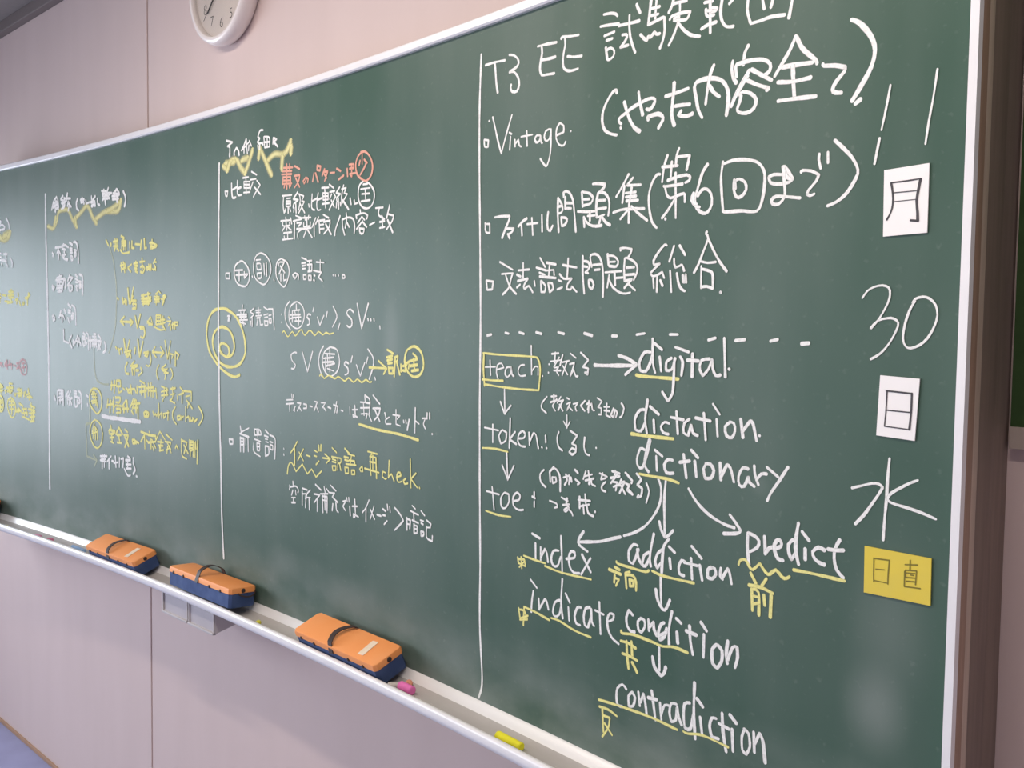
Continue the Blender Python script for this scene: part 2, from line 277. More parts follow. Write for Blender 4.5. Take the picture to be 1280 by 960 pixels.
# ------------------------------------------------------------------ chalk strokes: (name, label, colour, width in mm, strokes in half millimetres on the board)
CHALK = [
('chalk_writing', '', 'w', 4.2,
 '1878,2269 1932,2269 1982,2265;1928,2269 1933,2234 1938,2195 1946,2162'),
('chalk_writing', '', 'w', 4.2,
 '2004,2279 2027,2273 2047,2258 2053,2242 2041,2230 2012,2223 2006,2220 2028,2218 2051,2195 2057,2169 2046,2150 2023,2152 2014,2164 2016,2177'),
('chalk_writing', '', 'w', 4.2,
 '2147,2277 2191,2275 2237,2271;2166,2275 2169,2250 2162,2223 2160,2199 2169,2180 2193,2177 2229,2174;2168,2229 2204,2226 2233,2226'),
('chalk_writing', '', 'w', 4.2,
 '2259,2277 2264,2282 2302,2276 2339,2272;2276,2279 2278,2255 2271,2229 2269,2198 2276,2179 2296,2169 2319,2167 2338,2168;2289,2216 2320,2208 2354,2204'),
('chalk_writing', '', 'w', 4.2,
 '2434,2276 2465,2273 2511,2266;2451,2244 2493,2247;2460,2228 2485,2229;2458,2208 2465,2172;2460,2198 2479,2202 2494,2190 2490,2174 2472,2168 2465,2172;2511,2261 2548,2258 2594,2256;2554,2282 2554,2250 2559,2217 2568,2192 2580,2167;2526,2230 2542,2228 2545,2219 2533,2205 2519,2195 2535,2195 2551,2195'),
('chalk_writing', '', 'w', 4.2,
 '2447,2309 2476,2306 2497,2299 2505,2291'),
('chalk_writing', '', 'w', 4.2,
 '2582,2307 2587,2295 2597,2278'),
('chalk_writing', '', 'w', 4.2,
 '2639,2308 2633,2264 2629,2236;2660,2302 2657,2272 2656,2247;2642,2280 2672,2278;2640,2260 2667,2258;2629,2236 2658,2240 2687,2244 2691,2236 2693,2207 2687,2180 2676,2159;2599,2215 2613,2201 2625,2192 2630,2203 2640,2199 2653,2210 2663,2202 2675,2201;2724,2285 2718,2268 2706,2252;2723,2273 2747,2272 2772,2269;2747,2272 2748,2244 2741,2215 2727,2185 2709,2160;2711,2232 2718,2239 2729,2240 2755,2240 2786,2236 2781,2227 2772,2218 2748,2221 2726,2226;2741,2217 2764,2191 2790,2171 2822,2160;2726,2230 2744,2234;2835,2248 2864,2246;2855,2250 2858,2161;2841,2229 2843,2213 2853,2207 2870,2207;2863,2228 2880,2223 2875,2217 2862,2217;2844,2224 2860,2221;2826,2179 2849,2185 2878,2186;2896,2241 2892,2215 2895,2190 2907,2170 2921,2163 2936,2161'),
('chalk_writing', '', 'w', 4.2,
 '2920,2224 2932,2232'),
('chalk_writing', '', 'w', 4.2,
 '2982,2220 2980,2193 2986,2171 2991,2158;2992,2155 3024,2155 3055,2157 3098,2152;3119,2185 3115,2165 3110,2141'),
('chalk_writing', '', 'w', 4.2,
 '3028,2208 3031,2193 3034,2182;3060,2200 3057,2189 3054,2181'),
('chalk_writing', '', 'w', 5,
 '2508,2062 2506,2071 2493,2069 2471,2048 2452,2018 2449,1985 2460,1959 2482,1945 2511,1936'),
('chalk_writing', '', 'w', 5,
 '2540,2030 2549,2005 2564,1973 2584,1946 2605,1933;2529,1967 2519,1975 2522,1985 2547,1996 2571,2007 2598,2014 2634,2022 2657,2020 2661,2009 2650,1995 2640,1991 2629,1994;2597,2049 2602,2022 2615,1979;2526,1956 2528,1954;2637,1961 2635,1970 2651,1972 2674,1973 2691,1964 2693,1952 2677,1932'),
('chalk_writing', '', 'w', 5,
 '2701,2018 2736,2020 2785,2025;2733,2051 2732,2025 2728,1992 2727,1958 2737,1930;2739,1984 2763,1983 2792,1980;2761,1967 2751,1957 2760,1953 2782,1949 2803,1953;2815,2039 2807,2024 2814,1994 2823,1959 2837,1936;2815,2037 2841,2040 2878,2035 2906,2021 2923,1994 2925,1962 2920,1929;2874,2072 2862,2050 2853,2007 2848,1971;2860,2018 2876,1997 2895,1983;2987,2100 2976,2083 2972,2052;2937,2069 2934,2048 2941,2023 2951,2009;2951,2025 2947,2053 2959,2058 2996,2059 3034,2053 3057,2038 3056,2020 3040,2011;2992,2034 2973,2009 2950,1978 2936,1950;2987,2022 2955,1981 2937,1954;2999,2035 3030,2015 3063,1995;2988,2008 3022,1990 3055,1976 3048,1972;2962,1975 2972,1982 2998,1973 3016,1954 3009,1932 2986,1924 2961,1930 2956,1941 2963,1956 2967,1973;3133,2092 3116,2060 3094,2031 3072,2003;3135,2088 3153,2056 3191,2020 3196,2010;3094,2021 3126,2020 3183,2015;3126,2019 3129,1979 3133,1941;3082,1986 3127,1979 3180,1979;3084,1938 3138,1935 3196,1930;3213,2005 3217,2000 3246,1995 3275,1985 3273,1975 3252,1956 3242,1938 3251,1929 3267,1926'),
('chalk_writing', '', 'w', 5,
 '3288,2094 3310,2081 3340,2044 3352,2009 3343,1970 3316,1928 3296,1901;3305,1893 3319,1901'),
('chalk_writing', '', 'w', 3.4,
 '1876,2010 1879,1987 1897,1983 1899,2006 1876,2011'),
('chalk_writing', '', 'w', 3.4,
 '1901,2073 1902,2072;1921,2083 1937,2037 1954,1988 1970,1951;1970,1951 1984,1988 2003,2032 2023,2075;2017,2002 2013,1958;2010,2017 2022,2010'),
('chalk_writing', '', 'w', 3.4,
 '2039,1989 2041,1965;2041,1974 2057,1986 2062,1967 2072,1961;2099,2009 2102,1959;2071,1994 2128,1993;2165,1985 2149,1987 2140,1976 2147,1965 2162,1967 2168,1983 2171,1962 2177,1959;2209,1999 2192,1994 2186,1976 2195,1963 2210,1967 2217,1988;2217,1998 2218,1943 2214,1912 2203,1885 2194,1882 2179,1896 2168,1909'),
('chalk_writing', '', 'w', 3.4,
 '2245,1974 2277,1979 2277,1999 2259,2011 2245,1996 2243,1964 2258,1942 2278,1937 2288,1948'),
('chalk_writing', '', 'w', 3.4,
 '2310,1978 2311,1977'),
('chalk_writing', '', 'w', 4,
 '1887,1719 1891,1688 1913,1683 1912,1714 1890,1716'),
('chalk_writing', '', 'w', 4,
 '1939,1735 1971,1736 2018,1733 2013,1717 1998,1694 1979,1661;2001,1692 2040,1689 2030,1678 2012,1671;2009,1673 2020,1657'),
('chalk_writing', '', 'w', 4,
 '2106,1718 2086,1710 2063,1694;2078,1707 2083,1663;2108,1699 2161,1699;2131,1718 2137,1661;2180,1724 2183,1669'),
('chalk_writing', '', 'w', 4,
 '2211,1731 2207,1705 2210,1676 2222,1668 2233,1685'),
('chalk_writing', '', 'w', 4,
 '2257,1772 2256,1724 2262,1662;2257,1770 2274,1751 2279,1731 2270,1723 2261,1722;2260,1744 2274,1745;2273,1709 2276,1682;2275,1708 2296,1704 2299,1695 2290,1683 2276,1681;2283,1772 2282,1787 2294,1790 2310,1782 2325,1759 2333,1717 2341,1657;2290,1772 2291,1734;2297,1752 2325,1749;2298,1735 2318,1733;2365,1780 2370,1734;2367,1780 2400,1772 2416,1757 2406,1741 2373,1737;2374,1756 2399,1755;2348,1721 2393,1716 2432,1715;2402,1715 2403,1687;2376,1701 2379,1670;2376,1701 2389,1684 2416,1670 2455,1669;2393,1703 2424,1702;2413,1800 2435,1799 2467,1793 2461,1783 2440,1770;2437,1770 2432,1749 2430,1724 2433,1695;2440,1771 2465,1767 2483,1747 2486,1723 2482,1697;2436,1747 2470,1745;2434,1721 2473,1721;2437,1695 2465,1701;2450,1694 2442,1671;2457,1693 2472,1677 2491,1667;2429,1668 2455,1669;2564,1813 2544,1786 2514,1750;2547,1780 2540,1730;2581,1800 2559,1781;2559,1780 2613,1776;2553,1758 2594,1757;2554,1746 2596,1745;2556,1734 2604,1732;2577,1773 2572,1741 2568,1724 2568,1668;2503,1704 2546,1710 2629,1705;2567,1709 2533,1682;2577,1717 2599,1698 2642,1669;2688,1798 2675,1798 2656,1774 2646,1740 2649,1702 2661,1663 2679,1645;2715,1850 2703,1820 2696,1775;2695,1818 2753,1815;2731,1829 2728,1786;2757,1863 2749,1845 2746,1815;2751,1840 2796,1838;2796,1838 2791,1818 2786,1799;2717,1777 2750,1783 2787,1785 2800,1778 2796,1768 2782,1764;2746,1796 2750,1668;2703,1763 2710,1761 2773,1761;2708,1760 2715,1736 2730,1726 2752,1730 2778,1734 2782,1724 2782,1710;2747,1725 2723,1695 2698,1671;2711,1669 2712,1667'),
('chalk_writing', '', 'w', 4,
 '2861,1806 2844,1786 2828,1744 2818,1712 2826,1689 2847,1673 2865,1675 2878,1695 2875,1723 2859,1738 2842,1737 2828,1722;2814,1732 2807,1713 2822,1695 2836,1691;2812,1724 2815,1704 2825,1700'),
('chalk_writing', '', 'w', 4,
 '2913,1806 2908,1765 2912,1714 2917,1676;2917,1676 2922,1670 2978,1668 3028,1663 3045,1694 3051,1742 3046,1768 3026,1790 2986,1802 2945,1805 2918,1800;3103,1749 3078,1752 3063,1747 3069,1732 3094,1726 3124,1727 3136,1734 3123,1753 3108,1769;3110,1762 3116,1744 3127,1735;3106,1769 3109,1742 3113,1713 3112,1691 3096,1675 3077,1677 3074,1688 3087,1695 3114,1692 3159,1684;3160,1748 3164,1752 3189,1748 3211,1736 3204,1721 3184,1702 3179,1692 3188,1687 3200,1690;3211,1787 3210,1773 3216,1751'),
('chalk_writing', '', 'w', 4,
 '2952,1753 2951,1730 2960,1707 2977,1706 2992,1722 2988,1742 2969,1753 2955,1749 2957,1729'),
('chalk_writing', '', 'w', 4,
 '3235,1788 3236,1762'),
('chalk_writing', '', 'w', 4,
 '3253,1814 3275,1794 3303,1764 3318,1735 3313,1715 3289,1682 3262,1664 3238,1657'),
('chalk_writing', '', 'w', 3.6,
 '1897,1517 1903,1484 1930,1485 1935,1512 1897,1517'),
('chalk_writing', '', 'w', 3.6,
 '1969,1579 2038,1549;1980,1537 2038,1538 2028,1515 2018,1488 1987,1466;2001,1533 2023,1494 2058,1466;2091,1570 2092,1519;2066,1546 2122,1547;2059,1532 2079,1525;2064,1510 2115,1517 2095,1492 2101,1482 2121,1492 2141,1470;2060,1488 2077,1498'),
('chalk_writing', '', 'w', 3.6,
 '2148,1508 2152,1491'),
('chalk_writing', '', 'w', 3.6,
 '2175,1583 2200,1552;2157,1552 2206,1540;2172,1535 2199,1526;2174,1522 2252,1514;2207,1566 2251,1558;2222,1561 2218,1522;2203,1540 2242,1541 2244,1524;2180,1507 2183,1470 2200,1470 2204,1490 2182,1507;2216,1499 2224,1469 2241,1479 2235,1497 2216,1499;2309,1575 2305,1512;2284,1555 2348,1544;2270,1526 2289,1511 2326,1510 2308,1493 2304,1477 2322,1475 2327,1485 2350,1467;2264,1507 2280,1502;2260,1477 2283,1483'),
('chalk_writing', '', 'w', 3.6,
 '2375,1579 2376,1523 2384,1461;2379,1563 2399,1559 2406,1543 2389,1527;2380,1546 2397,1544;2387,1528 2400,1524;2415,1543 2408,1574 2418,1582 2440,1579 2458,1556 2466,1510 2466,1449;2419,1549 2458,1550;2428,1533 2450,1534;2403,1503 2406,1483 2417,1474 2425,1487 2416,1502 2403,1503;2483,1580 2488,1546;2485,1574 2509,1572 2528,1556 2520,1540 2490,1543;2494,1555 2515,1555;2474,1524 2543,1525;2491,1515 2484,1477;2492,1500 2507,1478 2537,1461 2562,1457 2580,1460;2514,1521 2517,1483;2519,1505 2554,1506;2537,1587 2535,1594 2558,1594 2582,1589 2579,1578 2569,1566;2555,1563 2553,1531 2556,1495;2559,1565 2583,1557 2604,1541 2606,1520 2593,1497;2563,1535 2594,1535;2560,1513 2596,1514;2558,1495 2585,1499 2555,1474;2573,1485 2590,1473 2600,1466'),
('chalk_writing', '', 'w', 3.6,
 '2719,1592 2711,1594 2689,1575 2670,1550 2673,1538 2694,1540 2673,1526 2660,1515 2666,1506 2683,1507 2704,1516 2712,1499;2670,1499 2673,1471;2685,1504 2685,1459;2697,1493 2707,1476'),
('chalk_writing', '', 'w', 3.6,
 '2747,1589 2730,1545;2767,1589 2788,1561;2748,1552 2749,1537 2754,1527 2769,1531 2778,1533 2786,1516;2734,1519 2740,1458;2759,1511 2767,1480 2778,1465 2790,1459;2781,1505 2783,1485 2789,1485 2792,1506 2794,1483'),
('chalk_writing', '', 'w', 3.6,
 '2864,1621 2861,1615 2869,1603 2851,1563 2836,1531 2821,1509;2871,1598 2893,1561 2914,1532 2935,1509;2846,1540 2869,1535 2897,1536;2847,1527 2848,1466;2849,1519 2877,1512 2888,1501 2889,1465;2850,1469 2868,1470 2889,1464'),
('chalk_writing', '', 'w', 3.6,
 '2915,1454 2917,1451 2916,1453'),
('chalk_dash', '', 'w', 4,
 '1906,1323 1929,1327'),
('chalk_dash', '', 'w', 4,
 '2003,1334 2021,1331'),
('chalk_dash', '', 'w', 4,
 '2076,1336 2100,1331'),
('chalk_dash', '', 'w', 4,
 '2161,1337 2188,1332'),
('chalk_dash', '', 'w', 4,
 '2267,1338 2296,1333'),
('chalk_dash', '', 'w', 4,
 '2387,1336 2423,1329'),
('chalk_dash', '', 'w', 4,
 '2508,1329 2529,1329'),
('chalk_dash', '', 'w', 4,
 '2609,1334 2641,1338'),
('chalk_dash', '', 'w', 4,
 '2738,1336 2768,1336'),
('chalk_dash', '', 'w', 4,
 '2878,1322 2903,1328'),
('chalk_dash', '', 'w', 4,
 '2970,1322 3001,1325'),
('chalk_dash', '', 'w', 4,
 '3082,1322 3105,1327'),
('chalk_dash', '', 'w', 4,
 '3176,1317 3198,1319'),
('chalk_writing', '', 'w', 2.8,
 '1923,1237 1928,1183;1897,1211 1953,1214;1961,1204 1998,1213 1986,1227 1964,1221 1959,1194 1969,1171;2034,1216 2012,1213 2005,1191 2017,1180 2034,1193 2037,1216 2042,1191 2052,1186'),
('chalk_writing', '', 'w', 2.8,
 '2003,1139 2007,1051;1982,1094 2005,1053 2039,1084'),
('chalk_writing', '', 'w', 2.8,
 '2105,1226 2084,1223 2073,1204 2084,1188 2112,1191'),
('chalk_writing', '', 'w', 2.8,
 '2138,1292 2142,1195;2143,1206 2160,1223 2174,1221 2174,1194'),
('chalk_writing', '', 'w', 2.8,
 '2219,1125 2196,1103 2194,1085 2217,1071;2239,1127 2265,1130;2252,1134 2253,1112;2236,1108 2269,1117;2266,1121 2247,1098;2247,1095 2260,1081;2285,1129 2269,1108;2276,1113 2298,1119;2295,1117 2273,1084;2279,1104 2296,1083;2314,1127 2324,1123;2314,1107 2330,1114 2315,1087 2324,1098 2340,1088;2343,1109 2365,1114 2353,1100 2359,1088;2396,1123 2377,1106 2396,1090;2414,1124 2412,1087;2405,1113 2417,1118 2409,1096;2417,1109 2426,1116 2430,1097 2439,1095;2450,1135 2471,1126 2454,1107 2469,1104 2469,1085 2457,1084;2492,1121 2490,1084 2508,1079;2480,1109 2504,1111;2481,1098 2504,1098;2521,1108 2510,1086 2522,1080 2527,1104 2536,1096 2531,1081;2553,1125 2564,1111 2556,1087 2548,1082;2315,1071 2316,1029;2300,1050 2316,1031 2330,1052'),
('chalk_writing', '', 'w', 2.8,
 '2196,1193 2197,1192'),
('chalk_writing', '', 'w', 2.8,
 '2224,1206 2225,1204'),
('chalk_writing', '', 'w', 2.8,
 '2239,1267 2272,1270;2256,1272 2253,1238;2233,1242 2282,1248;2275,1257 2250,1224;2253,1222 2273,1225 2260,1213 2274,1198;2250,1213 2283,1214;2291,1266 2279,1230;2289,1241 2321,1247;2311,1244 2290,1199;2292,1230 2315,1202;2326,1271 2352,1257;2324,1236 2346,1241 2328,1198 2342,1219 2353,1199 2363,1200;2226,1233 2228,1232'),
('chalk_writing', '', 'w', 2.8,
 '2373,1275 2408,1252 2384,1229 2408,1226 2406,1206 2393,1212 2406,1213'),
('chalk_arrow', 'thick white chalk arrow pointing to the word digital', 'w', 5,
 '2435,1237 2474,1237 2611,1242;2537,1270 2577,1261 2611,1244;2611,1244 2567,1213'),
('chalk_box', 'yellow chalk box and underline round the word teach', 'y', 3.6,
 '1885,1261 1978,1257 2142,1255 2173,1247 2184,1213 2179,1148;1889,1255 1888,1201 1895,1145;1894,1150 1988,1145 2089,1143 2179,1144;1883,1167 1943,1166 1995,1167'),
('chalk_writing', '', 'w', 2.5,
 '3341,1429 3354,1446 3372,1455 3392,1458 3408,1452 3412,1437 3407,1416 3388,1382 3367,1357;3365,1358 3383,1375 3408,1381 3423,1380 3435,1370 3430,1351 3413,1321 3391,1297 3368,1284;3468,1416 3475,1425 3492,1429 3508,1425 3523,1410 3528,1388 3522,1363 3507,1336 3489,1320 3467,1312 3455,1317 3448,1333 3451,1365 3462,1400 3474,1420'),
('chalk_writing', '', 'w', 2.5,
 '3395,1920 3387,1874 3376,1820;3372,1802 3361,1743'),
('chalk_writing', '', 'w', 2.5,
 '3507,1934 3500,1876 3491,1820 3485,1772'),
('chalk_writing', '', 'w', 3.4,
 '1943,1011 1944,947;1898,996 1974,992;1994,996 1977,974 1988,947 2014,960 2017,989 1994,996;2036,1040 2033,936;2063,995 2034,966 2070,953;2076,973 2108,978 2114,993 2101,1001 2082,988 2077,966 2090,950 2115,949;2133,999 2137,956;2140,972 2155,999 2168,994 2181,950;2197,955 2200,954;2215,996 2217,973;2220,956 2222,954;2019,921 2027,824;1996,873 2027,826 2059,878'),
('chalk_writing', '', 'w', 3.4,
 '1944,789 1956,709;1913,770 1982,767;2008,776 1992,756 1996,726 2016,724 2035,749 2033,775 2012,778;2055,754 2087,763 2093,779 2077,787 2057,769 2059,739 2085,728 2110,732'),
('chalk_writing', '', 'w', 3.4,
 '2164,801 2164,780;2154,784 2169,780;2165,769 2165,750'),
('chalk_writing', '', 'w', 3.4,
 '2210,881 2192,864 2196,839 2221,824'),
('chalk_writing', '', 'w', 3.4,
 '2296,801 2326,793;2303,777 2332,783;2323,802 2320,786 2332,771 2318,757 2309,761 2323,770 2344,759 2350,749;2258,896 2238,878;2238,878 2242,845;2238,878 2261,893 2286,871 2290,820;2250,859 2254,842 2271,849 2268,863 2250,861;2304,867 2332,877 2330,848;2315,879 2321,861 2310,844;2338,872 2342,858;2359,868 2379,859 2370,853;2406,900 2395,873;2401,883 2434,893;2417,903 2422,880;2404,870 2442,881;2423,876 2421,860;2431,879 2432,863 2449,858'),
('chalk_writing', '', 'w', 3.4,
 '2240,782 2273,777 2278,767 2265,762'),
('chalk_writing', '', 'w', 3.4,
 '2279,1014 2271,993 2278,965 2297,954'),
('chalk_writing', '', 'w', 3.4,
 '2332,1022 2364,1009 2341,981 2359,977 2359,957 2342,946 2329,954 2342,967 2356,963'),
('chalk_writing', '', 'w', 3.4,
 '2356,899 2371,890'),
('chalk_writing', '', 'w', 3.4,
 '2380,816 2381,778;2374,804 2428,808;2405,826 2408,798;2381,784 2423,796;2397,791 2401,763;2413,793 2420,768 2443,762;2449,777 2451,777'),
('chalk_writing', '', 'w', 3.4,
 '2398,1007 2396,976 2405,956 2421,952'),
('chalk_writing', '', 'w', 3.4,
 '2449,979 2450,978'),
('chalk_writing', '', 'w', 3.4,
 '2467,901 2499,894;2480,903 2473,882 2494,889;2494,877 2478,864 2479,850 2495,847;2520,914 2552,910;2533,917 2531,898;2515,892 2552,902;2546,911 2516,876;2526,881 2542,882 2537,856;2527,866 2547,875;2560,893 2550,873;2555,881 2573,888 2553,850;2558,874 2577,850;2575,916 2604,893 2601,887;2583,881 2594,881 2586,866;2589,867 2607,854;2577,916 2605,895;2578,883 2592,880 2584,864 2607,853;2621,919 2641,903 2625,885 2645,877 2641,854 2626,847 2631,856;2661,895 2672,872 2662,836'),
('chalk_underline', '', 'y', 3.4,
 '1889,922 1955,926 2025,922'),
('chalk_underline', '', 'y', 3.4,
 '1911,699 1980,694 2046,698'),
('chalk_writing', 'white chalk word digital', 'w', 4.2,
 '2666,1283 2643,1282 2623,1253 2627,1228 2650,1227 2667,1254 2675,1283;2674,1323 2676,1255 2686,1224;2680,1310 2711,1291;2702,1271 2709,1229;2747,1268 2728,1256 2728,1232 2748,1235 2761,1268;2758,1268 2757,1214 2753,1166 2737,1144 2715,1169;2760,1300 2810,1287;2779,1273 2789,1258 2785,1220;2824,1283 2824,1217;2805,1264 2846,1263;2885,1270 2856,1265 2851,1239 2863,1223 2881,1241 2893,1268 2896,1245 2907,1225 2923,1227;2933,1328 2940,1222;2951,1245 2953,1244'),
('chalk_writing', '', 'w', 4,
 '2654,1112 2630,1110 2610,1082 2613,1050 2635,1048 2652,1076;2659,1143 2651,1085 2659,1043;2668,1124 2704,1102'),
('chalk_writing', '', 'w', 4,
 '2684,1085 2688,1048'),
('chalk_writing', '', 'w', 4,
 '2744,1079 2727,1082 2713,1068 2722,1051 2742,1048;2770,1116 2777,1052;2749,1098 2797,1094;2819,1098 2800,1084 2798,1058 2815,1051 2825,1081 2833,1059 2850,1054;2869,1119 2878,1044;2840,1103 2893,1098;2900,1146 2924,1119;2913,1105 2918,1058'),
('chalk_writing', '', 'w', 4,
 '2960,1101 2943,1087 2948,1063 2966,1059 2976,1078 2972,1098 2957,1101'),
('chalk_writing', '', 'w', 4,
 '2994,1112 3003,1062;3000,1078 3024,1108 3034,1103 3047,1058;3055,1073 3057,1072'),
('chalk_writing', '', 'w', 4.2,
 '2706,913 2717,891 2716,850 2698,811 2661,768 2618,740 2573,722;2735,913 2731,852 2736,746;2714,789 2721,766 2737,746 2752,755 2767,771;2560,716 2523,704 2470,686 2381,669;2400,706 2378,676 2382,659 2419,645'),
('chalk_writing', '', 'w', 4.2,
 '2650,993 2633,995 2620,961 2626,941 2643,939 2661,982 2673,1024 2668,1025 2655,985 2651,948 2668,929'),
('chalk_writing', '', 'w', 4.2,
 '2690,997 2720,981;2696,979 2700,937;2759,974 2741,974 2728,957 2737,935 2763,937'),
('chalk_writing', '', 'w', 4.2,
 '2799,996 2811,929;2785,971 2822,979;2826,1011 2852,991;2840,981 2847,937'),
('chalk_writing', '', 'w', 4.2,
 '2820,900 2851,866 2895,837 2948,819 2983,815;2966,848 2987,829 3003,811 2997,803 2972,797 2947,793'),
('chalk_writing', '', 'w', 4.2,
 '2881,978 2872,962 2878,937 2899,940 2908,962 2896,978 2879,978'),
('chalk_writing', '', 'w', 4.2,
 '2929,986 2933,939;2932,946 2952,983 2964,976 2977,939;3023,980 3005,981 2992,957 2995,934 3011,932 3024,958 3028,945 3044,936;3042,991 3045,968 3057,942;3050,954 3065,972 3082,974;3082,992 3117,971;3147,1000 3117,955 3097,927 3086,904'),
('chalk_writing', '', 'w', 4,
 '2155,658 2195,648'),
('chalk_writing', '', 'w', 4,
 '2173,628 2175,575'),
('chalk_writing', '', 'w', 4,
 '2199,620 2200,575;2201,586 2220,617 2230,604 2236,576;2286,623 2263,619 2251,591 2261,570 2282,572 2296,604;2296,674 2302,601 2305,552;2322,603 2360,614 2362,631 2345,632 2334,609 2340,580 2358,565 2384,568;2394,631 2411,610 2435,582;2433,626 2411,594 2392,566'),
('chalk_writing', '', 'w', 4,
 '2151,500 2183,478;2166,464 2159,424 2157,389'),
('chalk_writing', '', 'w', 4,
 '2193,444 2197,407;2198,411 2224,449 2233,441 2242,417;2296,461 2273,449 2263,414 2274,402 2294,413 2304,448;2306,534 2302,452 2311,404;2322,489 2343,463;2336,447 2341,404'),
('chalk_writing', '', 'w', 4,
 '2395,459 2378,455 2366,425 2374,403 2392,401;2434,469 2415,461 2407,433 2413,406 2427,403 2439,436 2440,465;2440,465 2444,425 2454,414;2475,495 2483,395;2457,465 2495,460;2512,442 2535,454 2538,470 2522,470 2511,450 2515,419 2532,396 2561,384'),
('chalk_writing', '', 'w', 4.4,
 '2631,702 2614,703 2596,681 2597,650 2613,644 2627,671 2634,692;2629,691 2635,665 2648,649;2677,690 2657,677 2650,649 2663,646 2679,674;2694,749 2684,704 2680,670 2685,650;2730,709 2711,694 2701,667 2710,650 2726,671;2752,744 2734,721 2730,698 2728,665 2727,636;2753,721 2775,708;2724,634 2726,583 2729,535;2706,586 2715,554 2735,532 2747,537 2761,566'),
('chalk_writing', '', 'w', 4.4,
 '2756,688 2761,658'),
('chalk_writing', '', 'w', 4.4,
 '2815,687 2801,690 2791,670 2795,650 2811,648;2835,703 2841,644;2810,686 2858,686;2836,738 2873,709;2867,690 2877,648;2909,691 2896,682 2896,661 2912,660 2924,675 2920,690 2906,691;2941,696 2939,673 2948,666;2946,669 2964,699 2971,688 2978,660'),
('chalk_underline', 'yellow chalk strokes and two small characters beneath addiction', 'y', 4,
 '2545,638 2551,632 2603,630 2663,629 2677,636;2690,637 2737,631 2848,634;2538,619 2559,614;2514,607 2565,601;2539,594 2537,570;2541,585 2557,584 2545,562;2583,609 2601,616;2583,609 2589,564;2588,604 2614,608 2627,591 2628,565;2601,594 2604,573;2604,592 2617,591 2617,576 2602,573'),
('chalk_writing', '', 'w', 4.6,
 '2617,487 2601,498 2591,475 2595,449 2611,436 2626,438;2650,485 2638,473 2641,449 2654,444 2666,463 2663,483 2648,485;2680,489 2683,456;2682,463 2700,486 2703,464 2715,449;2741,494 2729,486 2720,461 2725,440 2742,452 2751,480;2770,535 2760,482 2762,431;2727,454 2751,469;2786,518 2805,508'),
('chalk_writing', '', 'w', 4.6,
 '2724,417 2727,349;2699,382 2708,353 2733,334 2745,345 2751,365'),
('chalk_writing', '', 'w', 4.6,
 '2790,479 2794,447'),
('chalk_writing', '', 'w', 4.6,
 '2836,509 2840,466 2850,429;2823,491 2862,488'),
('chalk_writing', '', 'w', 4.6,
 '2876,529 2897,509;2888,497 2888,432'),
('chalk_writing', '', 'w', 4.6,
 '2933,480 2918,462 2921,424 2937,415 2951,436 2952,467 2937,479;2971,500 2967,468 2971,437;2972,448 2988,487 3002,491 3005,464 2997,433'),
('chalk_underline', 'yellow chalk strokes and a small character beneath condition', 'y', 4.2,
 '2571,428 2575,421 2619,428 2669,427 2709,425;2714,424 2738,423 2780,432 2832,429;2570,396 2601,397 2632,389;2594,402 2597,361 2604,319;2614,406 2618,362;2577,359 2610,358 2639,353;2618,343 2640,316'),
('chalk_writing', '', 'w', 4.4,
 '2597,253 2581,263 2559,244 2557,210 2564,193 2583,194;2621,251 2606,234 2609,205 2626,210 2633,238 2621,251;2646,260 2653,219;2656,231 2667,260 2675,233 2681,202;2699,279 2709,230 2716,196;2685,254 2720,258;2732,253 2739,203;2739,221 2750,251 2770,255;2795,268 2775,264 2769,235 2777,211 2793,221 2798,258;2798,262 2804,233 2816,213;2844,287 2825,279 2822,243 2827,210 2847,212 2859,264;2859,351 2859,264 2866,190;2868,308 2891,290'),
('chalk_writing', '', 'w', 4.4,
 '2882,258 2890,213'),
('chalk_writing', '', 'w', 4.4,
 '2938,272 2923,269 2916,243 2924,216 2948,218;2958,294 2963,242 2975,191;2947,262 2983,257;2993,261 2998,200'),
('chalk_writing', '', 'w', 4.4,
 '2984,298 3007,281'),
('chalk_writing', '', 'w', 4.4,
 '3035,275 3026,251 3029,215 3042,208 3053,232 3047,267 3032,274;3064,276 3068,222;3068,245 3083,279 3094,262 3103,206'),
('chalk_underline', '', 'y', 3.4,
 '2480,185 2579,193 2702,198 2800,194;2484,164 2523,166 2560,157;2497,163 2504,88;2504,141 2530,142 2524,109 2499,72;2508,118 2541,91'),
('chalk_underline', '', 'y', 3.4,
 '2822,197 2839,196 2893,209 2982,206'),
('chalk_underline', '', 'y', 3.4,
 '2115,575 2168,571 2224,569;2221,560 2303,554 2437,559;2084,564 2089,543;2086,558 2118,562 2125,540 2093,544;2102,568 2106,529;2093,531 2121,558'),
('chalk_underline', '', 'y', 3.4,
 '2093,389 2100,358;2096,384 2122,385 2138,359 2100,350;2121,400 2118,334;2103,355 2141,373;2125,399 2185,393 2247,383;2256,392 2295,392 2366,378 2441,374'),
('chalk_writing', '', 'w', 4.6,
 '3028,809 3027,773 3034,724;3028,809 3050,804 3064,793 3059,775 3035,759;3081,809 3085,762;3087,769 3098,781 3110,785;3114,782 3133,792 3132,804 3123,807 3113,794 3114,776 3124,758 3140,756'),
('chalk_writing', '', 'w', 4.6,
 '3168,815 3155,800 3158,777 3166,764 3176,781;3183,861 3177,817 3178,785 3187,755;3194,841 3216,821'),
('chalk_writing', '', 'w', 4.6,
 '3205,799 3206,771;3261,805 3243,809 3227,795 3233,779 3248,771 3262,769;3302,839 3290,815 3288,790 3296,763 3315,747;3270,810 3292,811 3313,815'),
('chalk_underline', '', 'y', 4,
